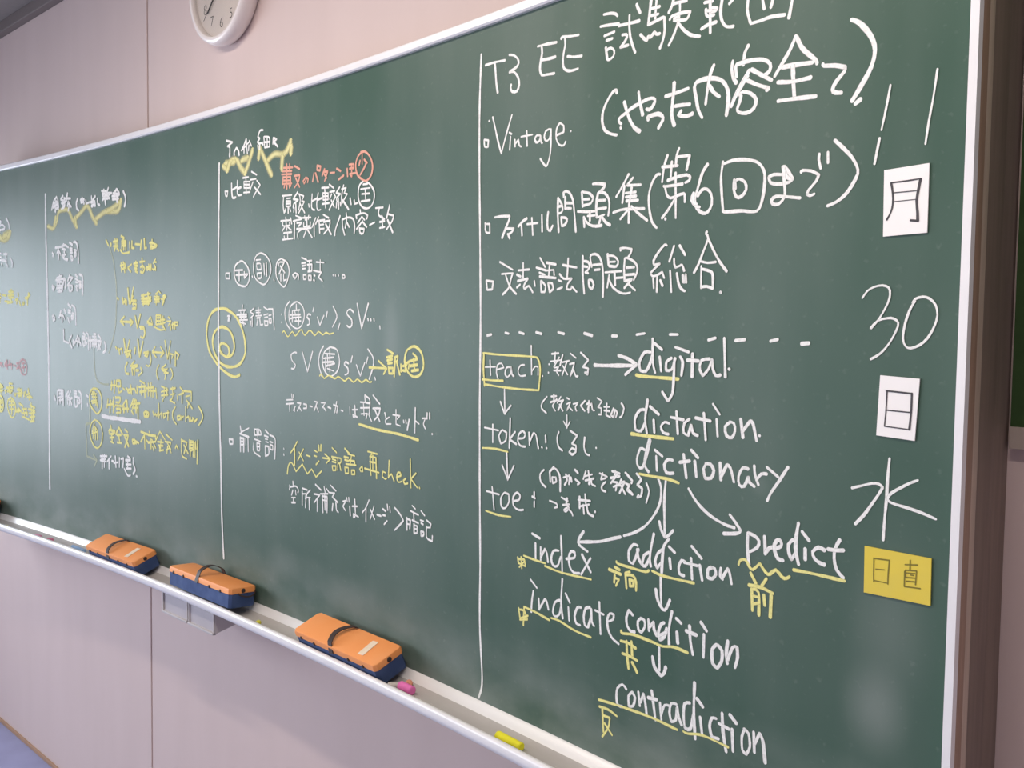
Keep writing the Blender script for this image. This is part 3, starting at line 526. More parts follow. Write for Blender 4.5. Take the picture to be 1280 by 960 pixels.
 '3000,717 3005,730 3022,735 3035,719 3047,713 3068,734 3089,713 3101,712 3119,727 3139,712 3151,711 3161,718;3040,703 3058,678;3091,698 3076,675;3035,669 3074,671 3112,663;3045,661 3049,603;3049,661 3067,656 3070,595;3051,643 3067,643;3052,622 3069,628;3084,653 3088,626;3107,657 3106,598'),
('chalk_underline', '', 'y', 4,
 '3172,738 3235,740 3319,740'),
('chalk_writing', 'white chalk weekday character above the yellow card', 'w', 3.3,
 '3330,971 3356,980 3382,989 3400,990 3410,983 3401,966 3384,940 3364,910 3342,885;3425,1053 3422,1007 3421,959 3418,912 3416,859;3496,1011 3477,1002 3453,987 3433,973 3424,960 3428,952 3444,948 3474,944 3508,938 3542,929'),
('chalk_divider', 'long hand-drawn white chalk divider left of the right column', 'w', 4.6,
 '1855,2311 1849,2140 1851,1944 1860,1662 1868,1378 1869,1092 1874,805 1882,515 1884,282 1901,81 1884,11'),
('chalk_underline', 'yellow chalk stroke beneath digital', 'y', 4,
 '2610,1214 2633,1211 2709,1210 2774,1209'),
('chalk_underline', 'yellow chalk stroke beneath dictation', 'y', 4.4,
 '2596,1036 2656,1035 2760,1036'),
('chalk_underline', 'yellow chalk stroke beneath dictionary', 'y', 4,
 '2632,919 2668,918 2711,918 2748,917 2784,911'),
('chalk_writing', '', 'w', 4,
 '-46,2264 12,2249 -35,2235 -13,2227 -15,2183'),
('chalk_writing', '', 'w', 4,
 '52,2217 30,2200 30,2185;52,2217 70,2202 77,2178;145,2248 124,2220 99,2198;124,2220 124,2183;145,2246 149,2210 156,2177;110,2201 170,2229;173,2236 194,2208;170,2215 166,2190'),
('chalk_writing', '', 'w', 4,
 '301,2268 274,2270 253,2243 270,2233 250,2219 264,2210 298,2211;270,2209 270,2184;253,2204 257,2186;291,2210 301,2200;308,2236 315,2186;311,2237 358,2225 358,2184 318,2185;338,2233 338,2183;308,2211 362,2206;392,2221 389,2192;395,2220 422,2210 395,2202 432,2175'),
('chalk_writing', '', 'w', 3.6,
 '-62,2017 -55,1994 -40,1991 -33,2014 -62,2017'),
('chalk_writing', '', 'w', 3.6,
 '4,2049 6,2009 15,1978 44,1978;4,2016 52,2026;62,2058 59,2004 69,1986 102,1985;62,2018 95,2022;113,2065 166,2064;141,2071 145,1985;123,2048 123,2016 176,2011 180,2041 123,2046;123,2032 176,2027;120,1994 180,1991;194,2087 243,2066;183,2049 236,2048;208,2036 180,2000;243,2040 274,2016;270,2012 236,1987 211,1965;222,2010 277,1971'),
('chalk_writing', '', 'w', 3.6,
 '604,1952 566,1924 608,1916 570,1901 566,1884;587,1904 591,1859;574,1883 570,1865;616,1942 625,1914 612,1871;612,1942 654,1929 637,1909 658,1903 612,1857;621,1901 662,1854;458,1833 545,1831;502,1846 510,1788;476,1823 480,1809 536,1807 536,1821;493,1803 471,1786;519,1801 549,1786;545,1840 553,1813;484,1776 553,1776;519,1774 519,1747;489,1762 493,1746;476,1746 562,1747;587,1848 637,1833;566,1825 637,1829;579,1824 575,1744;596,1814 638,1813 613,1799;596,1787 646,1786 604,1769 608,1742;646,1833 712,1830;662,1840 667,1822;695,1840 691,1823;654,1810 654,1792 708,1793 708,1810;679,1826 683,1781;650,1784 716,1784;679,1782 654,1748;687,1777 724,1741;752,1825 724,1787;740,1799 741,1745;776,1827 752,1798;768,1810 824,1811;780,1810 785,1757;785,1792 816,1792;785,1775 820,1774;812,1835 856,1817;816,1803 867,1805 860,1778 817,1751;832,1793 876,1745'),
('chalk_writing', '', 'w', 3.6,
 '471,1946 553,1943;484,1945 480,1900 489,1867;510,1931 544,1930;506,1920 506,1895 545,1894 544,1917 506,1920;506,1908 544,1906;523,1894 523,1864;502,1884 493,1871;536,1886 545,1870'),
('chalk_writing', '', 'w', 3.6,
 '695,1890 699,1877;723,1932 720,1871 744,1860;724,1901 760,1909;772,1932 760,1885 768,1858 792,1858;768,1902 800,1907;800,1951 855,1947;823,1952 832,1862;808,1928 812,1898 851,1896 851,1924 808,1928;812,1913 851,1911;804,1881 859,1881;859,1960 894,1941;863,1927 902,1928;878,1917 863,1897;894,1920 909,1902;906,1902 859,1851;875,1892 898,1860;940,1941 913,1918 944,1911 917,1897 921,1880;929,1896 933,1849;917,1876 914,1855;944,1877 948,1860;955,1931 989,1932 974,1912 997,1906 955,1868;970,1946 955,1902 955,1868;963,1884 1008,1841;944,1819 910,1766 903,1739;960,1805 964,1771 979,1736;960,1801 1001,1808 1042,1798 1054,1765 1050,1738;990,1828 994,1798 983,1765;994,1790 1013,1767;1093,1832 1096,1815;1064,1813 1068,1799;1068,1813 1119,1817 1148,1805 1141,1791;1104,1802 1076,1780;1108,1802 1126,1788;1112,1785 1068,1755;1112,1781 1141,1758;1090,1758 1094,1737 1116,1734 1123,1752 1090,1756'),
('chalk_writing', '', 'w', 3.6,
 '1019,1887 1027,1860'),
('chalk_writing', '', 'w', 3.6,
 '1049,1876 1053,1860 1075,1862'),
('chalk_writing', '', 'w', 3.6,
 '1162,1765 1198,1773'),
('chalk_writing', '', 'w', 3.6,
 '1204,1830 1256,1828;1229,1824 1225,1801 1267,1781;1246,1795 1260,1778;1233,1772 1267,1773;1250,1787 1254,1747;1233,1748 1268,1750;1301,1834 1281,1784;1291,1799 1328,1790 1319,1770 1281,1739;1288,1776 1323,1724'),
('chalk_writing', 'white chalk circle round a small character', 'w', 3.4,
 '1118,1948 1089,1934 1078,1898 1089,1861 1119,1838 1162,1836 1190,1860 1193,1896 1168,1926 1132,1946;1114,1934 1146,1933;1096,1917 1164,1915;1129,1914 1133,1869;1104,1896 1161,1893;1100,1866 1165,1866'),
('chalk_writing', '', 'r', 4,
 '484,2072 561,2066;510,2087 512,2058;536,2084 534,2055;475,2057 553,2051;467,2044 553,2037;510,2055 512,1974;480,2032 475,2000;484,2029 544,2025 544,1984;484,2015 544,2010;475,2000 553,1995;493,1994 488,1981;531,1990 536,1976;578,2070 620,2052'),
('chalk_writing', '', 'r', 4,
 '578,2026 620,2026 612,2000 578,1974;587,2016 620,1972'),
('chalk_writing', '', 'r', 4,
 '670,2009 649,1996 658,1984 674,1998 678,2008 691,2001 686,1986'),
('chalk_writing', '', 'r', 4,
 '739,2022 727,1986;751,2020 772,1979;763,2047 763,2032 787,2027 791,2044 763,2051'),
('chalk_writing', '', 'r', 4,
 '823,2030 803,2002;815,2018 847,2016 823,1978;819,2009 839,1989;866,2008 901,2006;916,2021 947,2007'),
('chalk_writing', '', 'r', 4,
 '932,1973 970,1986'),
('chalk_writing', '', 'r', 4,
 '996,2012 1000,1979;1011,2027 1044,2025 1044,2009 1014,2010;1029,2027 1030,1975 1015,1987 1059,1987;1106,2055 1106,2018;1091,2034 1084,2015;1120,2035 1142,2018;1135,2017 1121,2000 1092,1975;1113,2068 1077,2054 1059,2020 1070,1981 1103,1957 1139,1947 1171,1966 1181,2001 1163,2040 1124,2067 1095,2066'),
('chalk_writing', '', 'w', 3.4,
 '-55,1610 -52,1585 -16,1583 -16,1609 -55,1610'),
('chalk_writing', '', 'w', 3.4,
 '99,1665 45,1648 28,1605 55,1560 104,1543 147,1544 174,1578 163,1627 115,1662 83,1664;39,1621 110,1621;45,1598 158,1598;77,1619 77,1570;126,1612 126,1580 153,1595'),
('chalk_writing', '', 'w', 3.4,
 '279,1695 232,1678 213,1631 226,1582 273,1554 320,1547 365,1588 370,1635 335,1676 284,1694 242,1688;237,1663 279,1664;242,1646 247,1619 284,1617 279,1644 242,1646;247,1600 289,1601 284,1578 253,1576 247,1600;309,1643 314,1590;330,1647 335,1584;200,1588 204,1582'),
('chalk_writing', '', 'w', 3.4,
 '398,1566 402,1560'),
('chalk_writing', '', 'w', 3.4,
 '465,1660 430,1648 416,1607 431,1565 485,1530 514,1553 533,1598 514,1640 470,1658;445,1643 440,1627;450,1645 490,1643 445,1591;455,1627 495,1594;460,1590 460,1559;485,1589 485,1559 509,1563'),
('chalk_writing', '', 'w', 3.4,
 '572,1581 582,1563 601,1581 586,1591 562,1582 572,1571;596,1588 612,1580 610,1560'),
('chalk_writing', '', 'w', 3.4,
 '638,1657 680,1645;638,1632 671,1633;643,1619 671,1621;643,1607 671,1607;652,1579 655,1559 676,1559 676,1578 652,1579;685,1640 722,1640;703,1639 699,1595;685,1623 722,1624 722,1594;690,1593 722,1594;694,1575 696,1555 718,1554 717,1574 694,1575;758,1632 820,1627;790,1640 790,1591;736,1596 777,1589 799,1586 777,1565 808,1547;740,1576 749,1572;736,1554 745,1551'),
('chalk_writing', '', 'w', 3.4,
 '892,1572 895,1568;910,1570 912,1566'),
('chalk_writing', '', 'w', 3.4,
 '934,1569 936,1566'),
('chalk_writing', '', 'w', 3.4,
 '962,1569 966,1554 983,1556 979,1568 962,1569'),
('chalk_writing', '', 'w', 3.2,
 '-37,1397 -12,1397 -22,1372;-32,1372 -27,1390'),
('chalk_writing', '', 'w', 3.2,
 '110,1450 105,1431;71,1424 138,1426;91,1416 95,1402;124,1419 119,1404;52,1402 148,1404;81,1392 148,1394;100,1389 81,1367 138,1358;129,1392 100,1353;81,1377 157,1378;119,1353 124,1348'),
('chalk_writing', '', 'w', 3.2,
 '219,1435 181,1416 219,1404 186,1387;200,1392 200,1346;186,1372 184,1353;233,1423 279,1425;256,1437 259,1401;237,1413 274,1413;233,1397 288,1399;242,1387 274,1389;251,1382 242,1353;270,1382 274,1354 297,1356;306,1439 343,1425;306,1401 343,1406;311,1389 343,1392;311,1375 316,1351 343,1352 343,1373 311,1373;347,1429 388,1429 392,1396 401,1331;352,1399 374,1401;352,1384 356,1363 374,1363 374,1384 352,1384'),
('chalk_writing', '', 'w', 3.2,
 '463,1405 466,1402'),
('chalk_writing', '', 'w', 3.2,
 '465,1368 467,1365'),
('chalk_writing', '', 'w', 3.2,
 '537,1464 502,1437 494,1401 511,1359 542,1334;588,1459 546,1441 528,1400 546,1359 597,1339 639,1355 660,1396 647,1436 605,1459 571,1457;593,1448 593,1427;567,1421 622,1423;580,1416 584,1405;610,1418 607,1405;537,1400 626,1402;559,1419 559,1368;541,1384 576,1389;610,1400 610,1382;580,1389 631,1391;588,1387 593,1373;580,1373 631,1373;614,1382 610,1355;714,1400 693,1404 681,1391 701,1378 701,1360 685,1355;738,1433 730,1415'),
('chalk_writing', '', 'w', 3.2,
 '596,1229 575,1231 548,1219 554,1196 586,1174 575,1157 551,1156'),
('chalk_writing', '', 'w', 3.2,
 '644,1233 688,1147 729,1238'),
('chalk_writing', '', 'w', 3.2,
 '767,1391 787,1354 819,1397;846,1414 839,1392'),
('chalk_writing', '', 'w', 3.2,
 '817,1264 788,1231 780,1186 803,1132'),
('chalk_writing', '', 'w', 3.2,
 '867,1260 823,1237 808,1193 833,1150 878,1135 926,1159 943,1203 921,1250 872,1261;867,1252 868,1154;828,1232 906,1231;833,1215 833,1161;818,1210 897,1217;813,1193 897,1198;838,1177 906,1191;847,1232 853,1178;848,1167 897,1158'),
('chalk_writing', '', 'w', 3.2,
 '890,1438 920,1400 915,1379 886,1347'),
('chalk_writing', '', 'w', 3.2,
 '944,1363 930,1337'),
('chalk_writing', '', 'w', 3.2,
 '1012,1194 988,1201 979,1188 1007,1173 1007,1152 984,1145;1040,1227 1030,1200'),
('chalk_writing', '', 'w', 3.2,
 '1047,1410 1024,1423 1001,1416 1001,1400 1034,1379 1034,1355 1015,1347 999,1355'),
('chalk_writing', '', 'w', 3.2,
 '1070,1191 1100,1145 1132,1203;1154,1225 1143,1199'),
('chalk_writing', '', 'w', 3.2,
 '1073,1447 1108,1343 1155,1446'),
('chalk_writing', '', 'w', 3.2,
 '1153,1384 1155,1376;1173,1383 1175,1375;1195,1384 1198,1374'),
('chalk_writing', '', 'w', 3.2,
 '1154,1258 1190,1226 1193,1190 1164,1135'),
('chalk_writing', '', 'w', 3.2,
 '1204,1144 1209,1134'),
('chalk_writing', '', 'w', 3.2,
 '1237,1354 1239,1343'),
('chalk_underline', '', 'y', 3,
 '472,1318 488,1327 521,1301 559,1325 585,1306 633,1334 664,1309 706,1332 747,1310 777,1327 812,1313 837,1324 862,1317 896,1322'),
('chalk_underline', '', 'y', 3,
 '517,666 528,708 555,722 593,686 646,726 688,686 724,712 760,680 805,713'),
('chalk_underline', '', 'y', 3,
 '786,1132 803,1141 823,1122 858,1137 907,1126 936,1135 984,1119 1012,1133 1050,1117 1078,1131 1110,1119 1142,1132 1164,1122 1182,1125'),
('chalk_writing', 'yellow chalk arrow with writing and circled character', 'y', 4.4,
 '1164,1183 1283,1184;1230,1212 1287,1183 1266,1160;1290,1259 1333,1244;1286,1228 1325,1235;1291,1216 1325,1222;1295,1204 1325,1207;1300,1189 1304,1164 1330,1165 1330,1187 1300,1186;1342,1230 1363,1236 1359,1216 1338,1213;1346,1230 1339,1153;1355,1211 1377,1162;1384,1204 1385,1175;1397,1197 1422,1201;1413,1210 1414,1178 1397,1180;1458,1275 1421,1257 1409,1217 1426,1179 1467,1158 1508,1167 1531,1202 1518,1250 1482,1274 1450,1274;1462,1248 1487,1234;1442,1218 1491,1227;1466,1229 1475,1181;1446,1199 1491,1205;1455,1180 1499,1186;1422,1208 1442,1218;1434,1189 1438,1204'),
('chalk_writing', '', 'w', 3,
 '554,1039 557,1022;568,1037 570,1023;508,1009 565,1014;505,990 570,997;536,992 538,958;586,984 568,965;581,975 581,961;602,1002 634,1001 602,965;618,983 639,967;655,1000 681,998 681,982 655,980'),
('chalk_writing', '', 'w', 3,
 '707,994 728,992;748,1017 768,1015 743,975;758,998 779,973'),
('chalk_writing', '', 'w', 3,
 '799,1014 834,1016 809,993;814,999 839,981'),
('chalk_writing', '', 'w', 3,
 '854,999 878,995'),
('chalk_writing', '', 'w', 3,
 '898,1012 932,1006 923,979;922,1027 908,978'),
('chalk_writing', '', 'w', 3,
 '956,992 971,989'),
('chalk_writing', '', 'w', 3,
 '1023,1010 1025,978;1042,1000 1079,1003;1060,1020 1065,973 1051,969 1046,980 1079,971'),
('chalk_writing', '', 'w', 3,
 '1101,1036 1152,1037;1102,1012 1143,1015;1124,1035 1129,983;1107,987 1152,992;1133,1064 1138,1036;1133,1067 1170,1048 1166,991;1143,1036 1170,1035;1143,1015 1168,1017;1152,990 1143,968;1161,991 1184,961;1192,1070 1241,1037;1192,1016 1245,1020 1232,991 1202,968;1206,1012 1242,966'),
('chalk_writing', '', 'w', 3,
 '1276,1004 1285,984;1306,988 1281,974 1285,959 1320,962'),
('chalk_writing', '', 'w', 3,
 '1332,1000 1379,999 1362,985;1353,1022 1354,964 1383,959'),
('chalk_writing', '', 'w', 3,
 '1404,983 1406,974;1419,985 1422,972;1441,989 1429,946'),
('chalk_writing', '', 'w', 3,
 '1481,1038 1479,940;1482,987 1506,977'),
('chalk_writing', '', 'w', 3,
 '1526,1000 1546,1002 1534,979 1546,962;1557,1024 1556,1000;1573,1025 1573,1001'),
('chalk_writing', '', 'w', 3,
 '1588,946 1591,944'),
('chalk_writing', '', 'w', 3.4,
 '-25,780 -20,756 10,758 12,781 -25,780'),
('chalk_writing', '', 'w', 3.4,
 '84,854 94,821;166,851 89,823;79,817 166,807;84,800 86,728;89,795 118,795 117,729;89,778 113,780;89,763 113,765;137,795 139,763;158,801 161,735'),
('chalk_writing', '', 'w', 3.4,
 '218,850 222,822 283,829 269,850 218,850;241,848 246,829;260,847 260,830;218,802 278,795;250,824 255,795;213,782 208,752 222,736 274,722;241,784 246,749 269,751 269,785 241,784;241,767 269,770;320,854 352,838;311,827 347,823;320,811 343,811;324,799 347,797;320,780 320,729;324,778 352,778 352,742 320,729;361,834 406,823 411,786 406,724;361,803 388,800;365,789 368,768 388,765 388,786 365,789'),
('chalk_writing', '', 'w', 3.4,
 '486,782 488,778;486,756 488,750'),
('chalk_writing', '', 'w', 3.2,
 '566,638 569,618;539,617 537,594;544,609 593,618 614,603 609,591;566,597 555,573;588,600 593,578;555,561 588,565;571,560 572,540;555,538 588,542'),
('chalk_writing', '', 'w', 3.2,
 '646,616 688,613;646,602 646,539;646,590 678,595 672,571;714,616 683,590 673,531;683,578 714,582;704,578 707,525'),
('chalk_writing', '', 'w', 3.2,
 '755,647 801,628;745,603 791,604 745,564;771,579 771,528;796,610 856,618;826,645 836,616;811,607 817,529;816,602 851,604 850,534;831,609 834,543;816,585 846,586;846,639 866,625;876,659 920,639;866,625 910,628 891,609 935,590;920,588 925,556 940,549'),
('chalk_writing', '', 'w', 3.2,
 '896,580 891,549'),
('chalk_writing', '', 'w', 3.2,
 '974,601 997,607 974,580 993,564;1002,621 1007,606;1018,624 1021,605;1026,587 1031,548;1045,590 1082,595;1063,622 1069,556 1055,543 1055,559 1092,551'),
('chalk_writing', '', 'w', 3.2,
 '1169,634 1147,599 1120,574;1147,596 1147,539'),
('chalk_writing', '', 'w', 3.2,
 '1205,613 1179,557;1179,596 1210,559'),
('chalk_writing', '', 'w', 3.2,
 '1226,581 1255,580;1267,611 1289,604;1268,586 1285,586;1298,634 1302,611;1315,628 1319,605'),
('chalk_writing', '', 'w', 3.2,
 '1277,549 1298,567'),
('chalk_writing', '', 'w', 3.2,
 '1349,628 1384,608 1409,585 1384,563 1350,537'),
('chalk_writing', '', 'w', 3.2,
 '1432,601 1433,551;1434,596 1455,594 1451,559;1434,576 1451,576;1466,653 1487,643;1454,631 1507,622;1475,627 1479,598;1467,596 1508,590;1479,583 1480,546;1479,578 1500,577 1500,550 1480,546;1480,564 1498,566;1523,641 1547,626;1520,604 1540,603;1524,593 1538,590;1524,561 1525,544 1541,547 1542,561 1524,561;1560,610 1587,600 1584,590;1560,586 1561,543 1596,534 1597,556;1564,582 1584,585'),
('chalk_writing', '', 'y', 3.2,
 '603,825 576,794 547,768;582,791 582,714'),
('chalk_writing', '', 'y', 3.2,
 '656,796 608,739;619,778 656,742'),
('chalk_writing', '', 'y', 3.2,
 '682,770 713,767'),
('chalk_writing', '', 'y', 3.2,
 '744,799 770,793;744,775 765,773;782,825 785,800;800,829 798,801'),
('chalk_writing', '', 'y', 3.2,
 '760,736 785,755'),
('chalk_writing', '', 'y', 3.2,
 '815,772 870,773;830,791 875,773 842,751;889,824 924,806;885,785 929,784;890,775 919,772;890,764 919,762;890,745 895,726 919,729 919,748 890,745;934,785 934,731;934,785 958,785 956,766 934,761;948,759 958,733'),
('chalk_writing', '', 'y', 3.2,
 '986,831 1024,810;982,795 1015,793;987,782 1015,780;987,750 992,724 1016,727 1015,751 987,750;1010,809 1062,806;1038,807 1029,768;1020,783 1062,783 1062,767;996,765 1072,768'),
('chalk_writing', '', 'y', 3.2,
 '1039,743 1039,726 1063,728 1062,745 1039,743'),
('chalk_writing', '', 'y', 3.2,
 '1109,746 1099,755 1118,770 1123,747;1158,835 1225,831;1190,833 1176,805 1182,738;1172,815 1217,815 1222,730;1172,794 1217,794;1136,762 1239,756;1194,823 1195,756'),
('chalk_writing', '', 'y', 3.2,
 '1287,761 1266,764 1262,743 1283,735 1292,739;1309,814 1305,743;1307,748 1326,761 1344,735'),
('chalk_writing', '', 'y', 3.2,
 '1361,752 1390,761 1386,773 1369,771 1361,750 1374,734 1394,739;1424,755 1407,745 1415,732 1436,737;1451,835 1457,722;1489,783 1457,757 1498,728;1512,730 1514,727'),
('chalk_underline', 'yellow chalk underline beneath the katakana line', 'y', 5,
 '1093,943 1224,931 1371,926 1503,914'),
('chalk_spiral', 'large yellow chalk spiral crossing the middle divider', 'y', 4.6,
 '-103,1205 -118,1230 -113,1253 -77,1259 -32,1242 -23,1212 -43,1193 -83,1201 -103,1215;-43,1193 2,1203 27,1238 17,1283 -17,1322 -77,1341 -127,1337 -173,1311 -191,1265 -174,1214 -128,1169 -58,1146 12,1144 80,1161 128,1206 133,1260 109,1323 52,1387 -27,1424 -96,1435 -178,1423 -230,1382 -251,1325 -246,1269 -220,1213 -159,1163 -88,1125 -8,1100 41,1096 80,1107'),
('chalk_divider', 'hand-drawn white chalk divider left of the middle column', 'w', 4.6,
 '-117,2162 -122,1939 -127,1699 -129,1377 -126,1134 -120,889 -109,645 -102,399 -83,163'),
('chalk_scribble', '', 'b', 19,
 '-80,2143 -40,2120 -6,2160 38,2162;59,2156 88,2120 131,2087;131,2087 159,2120 201,2186;102,2151 152,2156;-58,2155 30,2149'),
('chalk_scribble', '', 'b', 19,
 '257,2144 270,2188 298,2153 332,2107;332,2107 372,2054;332,2118 399,2144 464,2136;477,2135 510,2148 542,2184;542,2134 548,2160;471,2126 464,2072'),
('chalk_writing', '', 'w', 4.4,
 '-2076,2158 -2119,2133 -2147,2082;-2130,2105 -2051,2080;-2114,2114 -2055,2128;-2087,2135 -2051,2099 -2104,2070;-2060,2147 -2051,2090;-2098,2127 -2094,2064;-2125,2095 -2061,2114'),
('chalk_writing', '', 'w', 4.4,
 '-1986,2158 -2018,2139 -1966,2121;-2008,2115 -1966,2098;-1997,2128 -1988,2080;-1970,2145 -1967,2093 -2009,2077;-1950,2120 -1998,2109;-1923,2169 -1940,2124;-1955,2139 -1882,2133;-1893,2111 -1915,2061;-1914,2117 -1925,2090;-1909,2103 -1873,2081'),
('chalk_writing', '', 'w', 4.4,
 '-1780,2125 -1801,2104 -1797,2066 -1771,2051'),
('chalk_writing', '', 'w', 4.4,
 '-1745,2113 -1699,2112;-1724,2125 -1724,2102;-1740,2099 -1704,2098 -1700,2087;-1674,2107 -1670,2084 -1629,2090;-1599,2124 -1590,2060;-1609,2089 -1555,2089;-1600,2065 -1550,2075;-1570,2095 -1551,2062;-1549,2120 -1589,2096'),
('chalk_writing', '', 'w', 4.4,
 '-1520,2104 -1516,2072 -1492,2063'),
('chalk_writing', '', 'w', 4.4,
 '-1466,2144 -1403,2136;-1437,2150 -1433,2101;-1452,2125 -1394,2120;-1456,2130 -1442,2102;-1403,2125 -1452,2090;-1379,2154 -1403,2125 -1336,2120;-1355,2121 -1423,2092;-1413,2122 -1366,2092;-1442,2098 -1385,2093;-1423,2092 -1414,2060;-1274,2138 -1318,2109;-1270,2136 -1242,2112 -1242,2103;-1317,2118 -1251,2108;-1332,2102 -1252,2099;-1299,2112 -1299,2082;-1328,2084 -1252,2082;-1270,2105 -1271,2062'),
('chalk_writing', '', 'w', 4.4,
 '-1191,2118 -1168,2088 -1164,2062 -1178,2031'),
('chalk_scribble', 'smudged yellow chalk zigzag beneath the left heading', 'b', 21,
 '-2204,1980 -2134,1962 -2080,2006 -2052,2061 -1967,2070 -1915,2061 -1865,2006 -1804,1951;-1814,1961 -1824,2004 -1731,2043 -1670,2071 -1630,2050 -1592,2002 -1543,1958;-1552,1981 -1444,2014 -1348,2029 -1224,2063;-1396,2019 -1263,2014 -1224,2067;-2118,1980 -2095,2026'),
('chalk_scribble', 'smudged yellow chalk patch with white marks at the left picture edge', 'b', 30,
 '-3009,1981 -2892,1931 -2815,1936 -2775,1968;-2872,1952 -2784,1969'),
('chalk_writing', '', 'w', 4,
 '-2954,1839 -2915,1833;-2965,1813 -2906,1807;-2876,1827 -2818,1825;-2842,1834 -2834,1791;-2976,1792 -2878,1784 -2830,1774;-2947,1769 -2948,1743;-2840,1765 -2811,1739;-2918,1768 -2899,1746'),
('chalk_writing', '', 'w', 4,
 '-2947,2064 -2908,2053 -2918,2041;-2938,2025 -2889,2030 -2851,2015 -2861,1999 -2910,1997;-2949,1995 -2910,1997'),
('chalk_writing', '', 'w', 4,
 '-2825,2071 -2792,2037 -2779,1998'),
('chalk_writing', '', 'w', 4,
 '-2771,1797 -2743,1766 -2744,1737'),
('chalk_writing', '', 'w', 4,
 '-2155,1398 -2139,1364 -2118,1378 -2133,1400 -2155,1398'),
('chalk_writing', '', 'w', 4,
 '-2153,1595 -2139,1564 -2121,1586 -2153,1595'),
('chalk_writing', '', 'w', 4,
 '-2147,1807 -2128,1795 -2139,1783'),
('chalk_writing', '', 'w', 4,
 '-2142,882 -2126,853'),
('chalk_writing', '', 'w', 4,
 '-2102,1837 -2013,1839;-2049,1837 -2081,1799;-2058,1829 -2055,1762;-2049,1813 -2028,1790;-2013,1841 -1969,1847 -1917,1831;-1987,1854 -1987,1846;-2005,1827 -1961,1817;-1979,1822 -1975,1778;-2006,1784 -1953,1789;-1997,1779 -1980,1763 -1928,1754;-1904,1861 -1861,1844;-1900,1826 -1866,1819;-1892,1806 -1866,1805;-1892,1794 -1862,1795;-1884,1775 -1880,1749 -1859,1750 -1863,1770 -1884,1775;-1848,1859 -1818,1859 -1797,1841 -1785,1798 -1782,1728;-1840,1812 -1810,1806;-1836,1796 -1833,1772 -1815,1774 -1815,1793 -1836,1796'),
('chalk_writing', '', 'w', 4,
 '-2089,1641 -2009,1655;-2098,1630 -1992,1635;-2044,1660 -2047,1561;-2081,1617 -2082,1593 -2011,1592 -2010,1616 -2081,1617;-2091,1577 -2002,1580;-2074,1553 -2012,1560;-1992,1631 -1966,1630 -1967,1571;-1983,1639 -2012,1560;-1904,1656 -1931,1622;-1913,1645 -1862,1639 -1941,1590;-1923,1598 -1907,1558 -1872,1562 -1871,1589 -1915,1594'),
('chalk_writing', '', 'w', 4,
 '-2092,918 -2094,830;-2087,921 -2017,922 -2015,826;-2071,900 -2029,902;-2077,875 -2029,883;-2072,856 -2019,864;-2056,876 -2057,838;-2039,921 -2039,892'),
('chalk_writing', '', 'w', 4,
 '-2031,1431 -2059,1388;-2048,1403 -2005,1402 -1985,1379;-2016,1402 -2017,1362'),
('chalk_writing', '', 'w', 4,
 '-1997,1312 -1997,1240 -1931,1229;-1888,1275 -1915,1241 -1884,1199;-1868,1247 -1863,1214;-1868,1242 -1837,1233;-1852,1242 -1853,1214;-1800,1276 -1837,1238;-1785,1262 -1780,1243;-1821,1243 -1770,1234 -1760,1216;-1801,1243 -1806,1210;-1728,1295 -1703,1282;-1738,1272 -1708,1270;-1739,1258 -1708,1256;-1734,1240 -1730,1214 -1709,1217 -1709,1238;-1687,1296 -1662,1278 -1659,1190;-1693,1263 -1678,1261;-1698,1249 -1697,1231 -1679,1231;-1637,1273 -1629,1205;-1648,1250 -1608,1251;-1587,1292 -1562,1288;-1607,1274 -1558,1272;-1582,1292 -1579,1210;-1608,1251 -1548,1252;-1603,1242 -1604,1214;-1558,1247 -1554,1211;-1608,1228 -1553,1229;-1528,1284 -1498,1262;-1538,1247 -1494,1248 -1509,1221 -1539,1193;-1533,1238 -1505,1198'),
('chalk_writing', '', 'w', 4,
 '-1988,1441 -1968,1417'),
('chalk_writing', '', 'w', 4,
 '-1943,921 -1981,885;-1960,896 -1956,839;-1912,922 -1950,882 -1913,879;-1940,868 -1892,881;-1929,864 -1935,830;-1914,860 -1898,837'),
('chalk_writing', '', 'w', 4,
 '-1935,1476 -1894,1450;-1931,1436 -1900,1431;-1931,1421 -1900,1417;-1937,1388 -1922,1355 -1906,1369 -1911,1388;-1883,1468 -1842,1449 -1830,1407 -1829,1344;-1879,1417 -1858,1414;-1890,1398 -1885,1381 -1864,1384 -1864,1400 -1890,1398'),
('chalk_writing', '', 'w', 4,
 '-1865,932 -1829,922;-1865,911 -1829,910;-1861,892 -1819,892;-1856,873 -1852,828 -1821,833 -1820,870;-1808,933 -1772,916 -1768,873 -1761,817;-1819,889 -1788,886;-1809,871 -1805,852 -1784,858 -1789,877'),
('chalk_writing', '', 'w', 4,
 '-1827,1658 -1801,1642;-1827,1631 -1793,1622;-1828,1611 -1794,1607;-1820,1588 -1812,1558 -1795,1560 -1794,1586 -1820,1588;-1775,1657 -1733,1644 -1726,1594 -1736,1528;-1785,1614 -1751,1610;-1777,1595 -1772,1575 -1752,1577 -1751,1594 -1777,1595'),
('chalk_writing', '', 'w', 4,
 '-1691,908 -1671,900'),
('chalk_writing', '', 'w', 4,
 '-1682,855 -1677,844'),
('chalk_writing', '', 'w', 4,
 '-1450,1244 -1431,1213 -1441,1188 -1466,1180'),
('chalk_divider', '', 'g', 3,
 '-1652,848 -1654,736 -1708,725 -1706,680;-1648,832 -1650,743 -1702,726 -1699,615 -1697,529 -1563,515;-1608,546 -1563,515 -1600,474'),
('chalk_divider', '', 'g', 3,
 '-1587,1201 -1588,1155 -1583,1083;-1583,1082 -1577,1054 -1558,1014 -1514,995 -1465,988 -1401,990'),
('chalk_divider', '', 'g', 3,
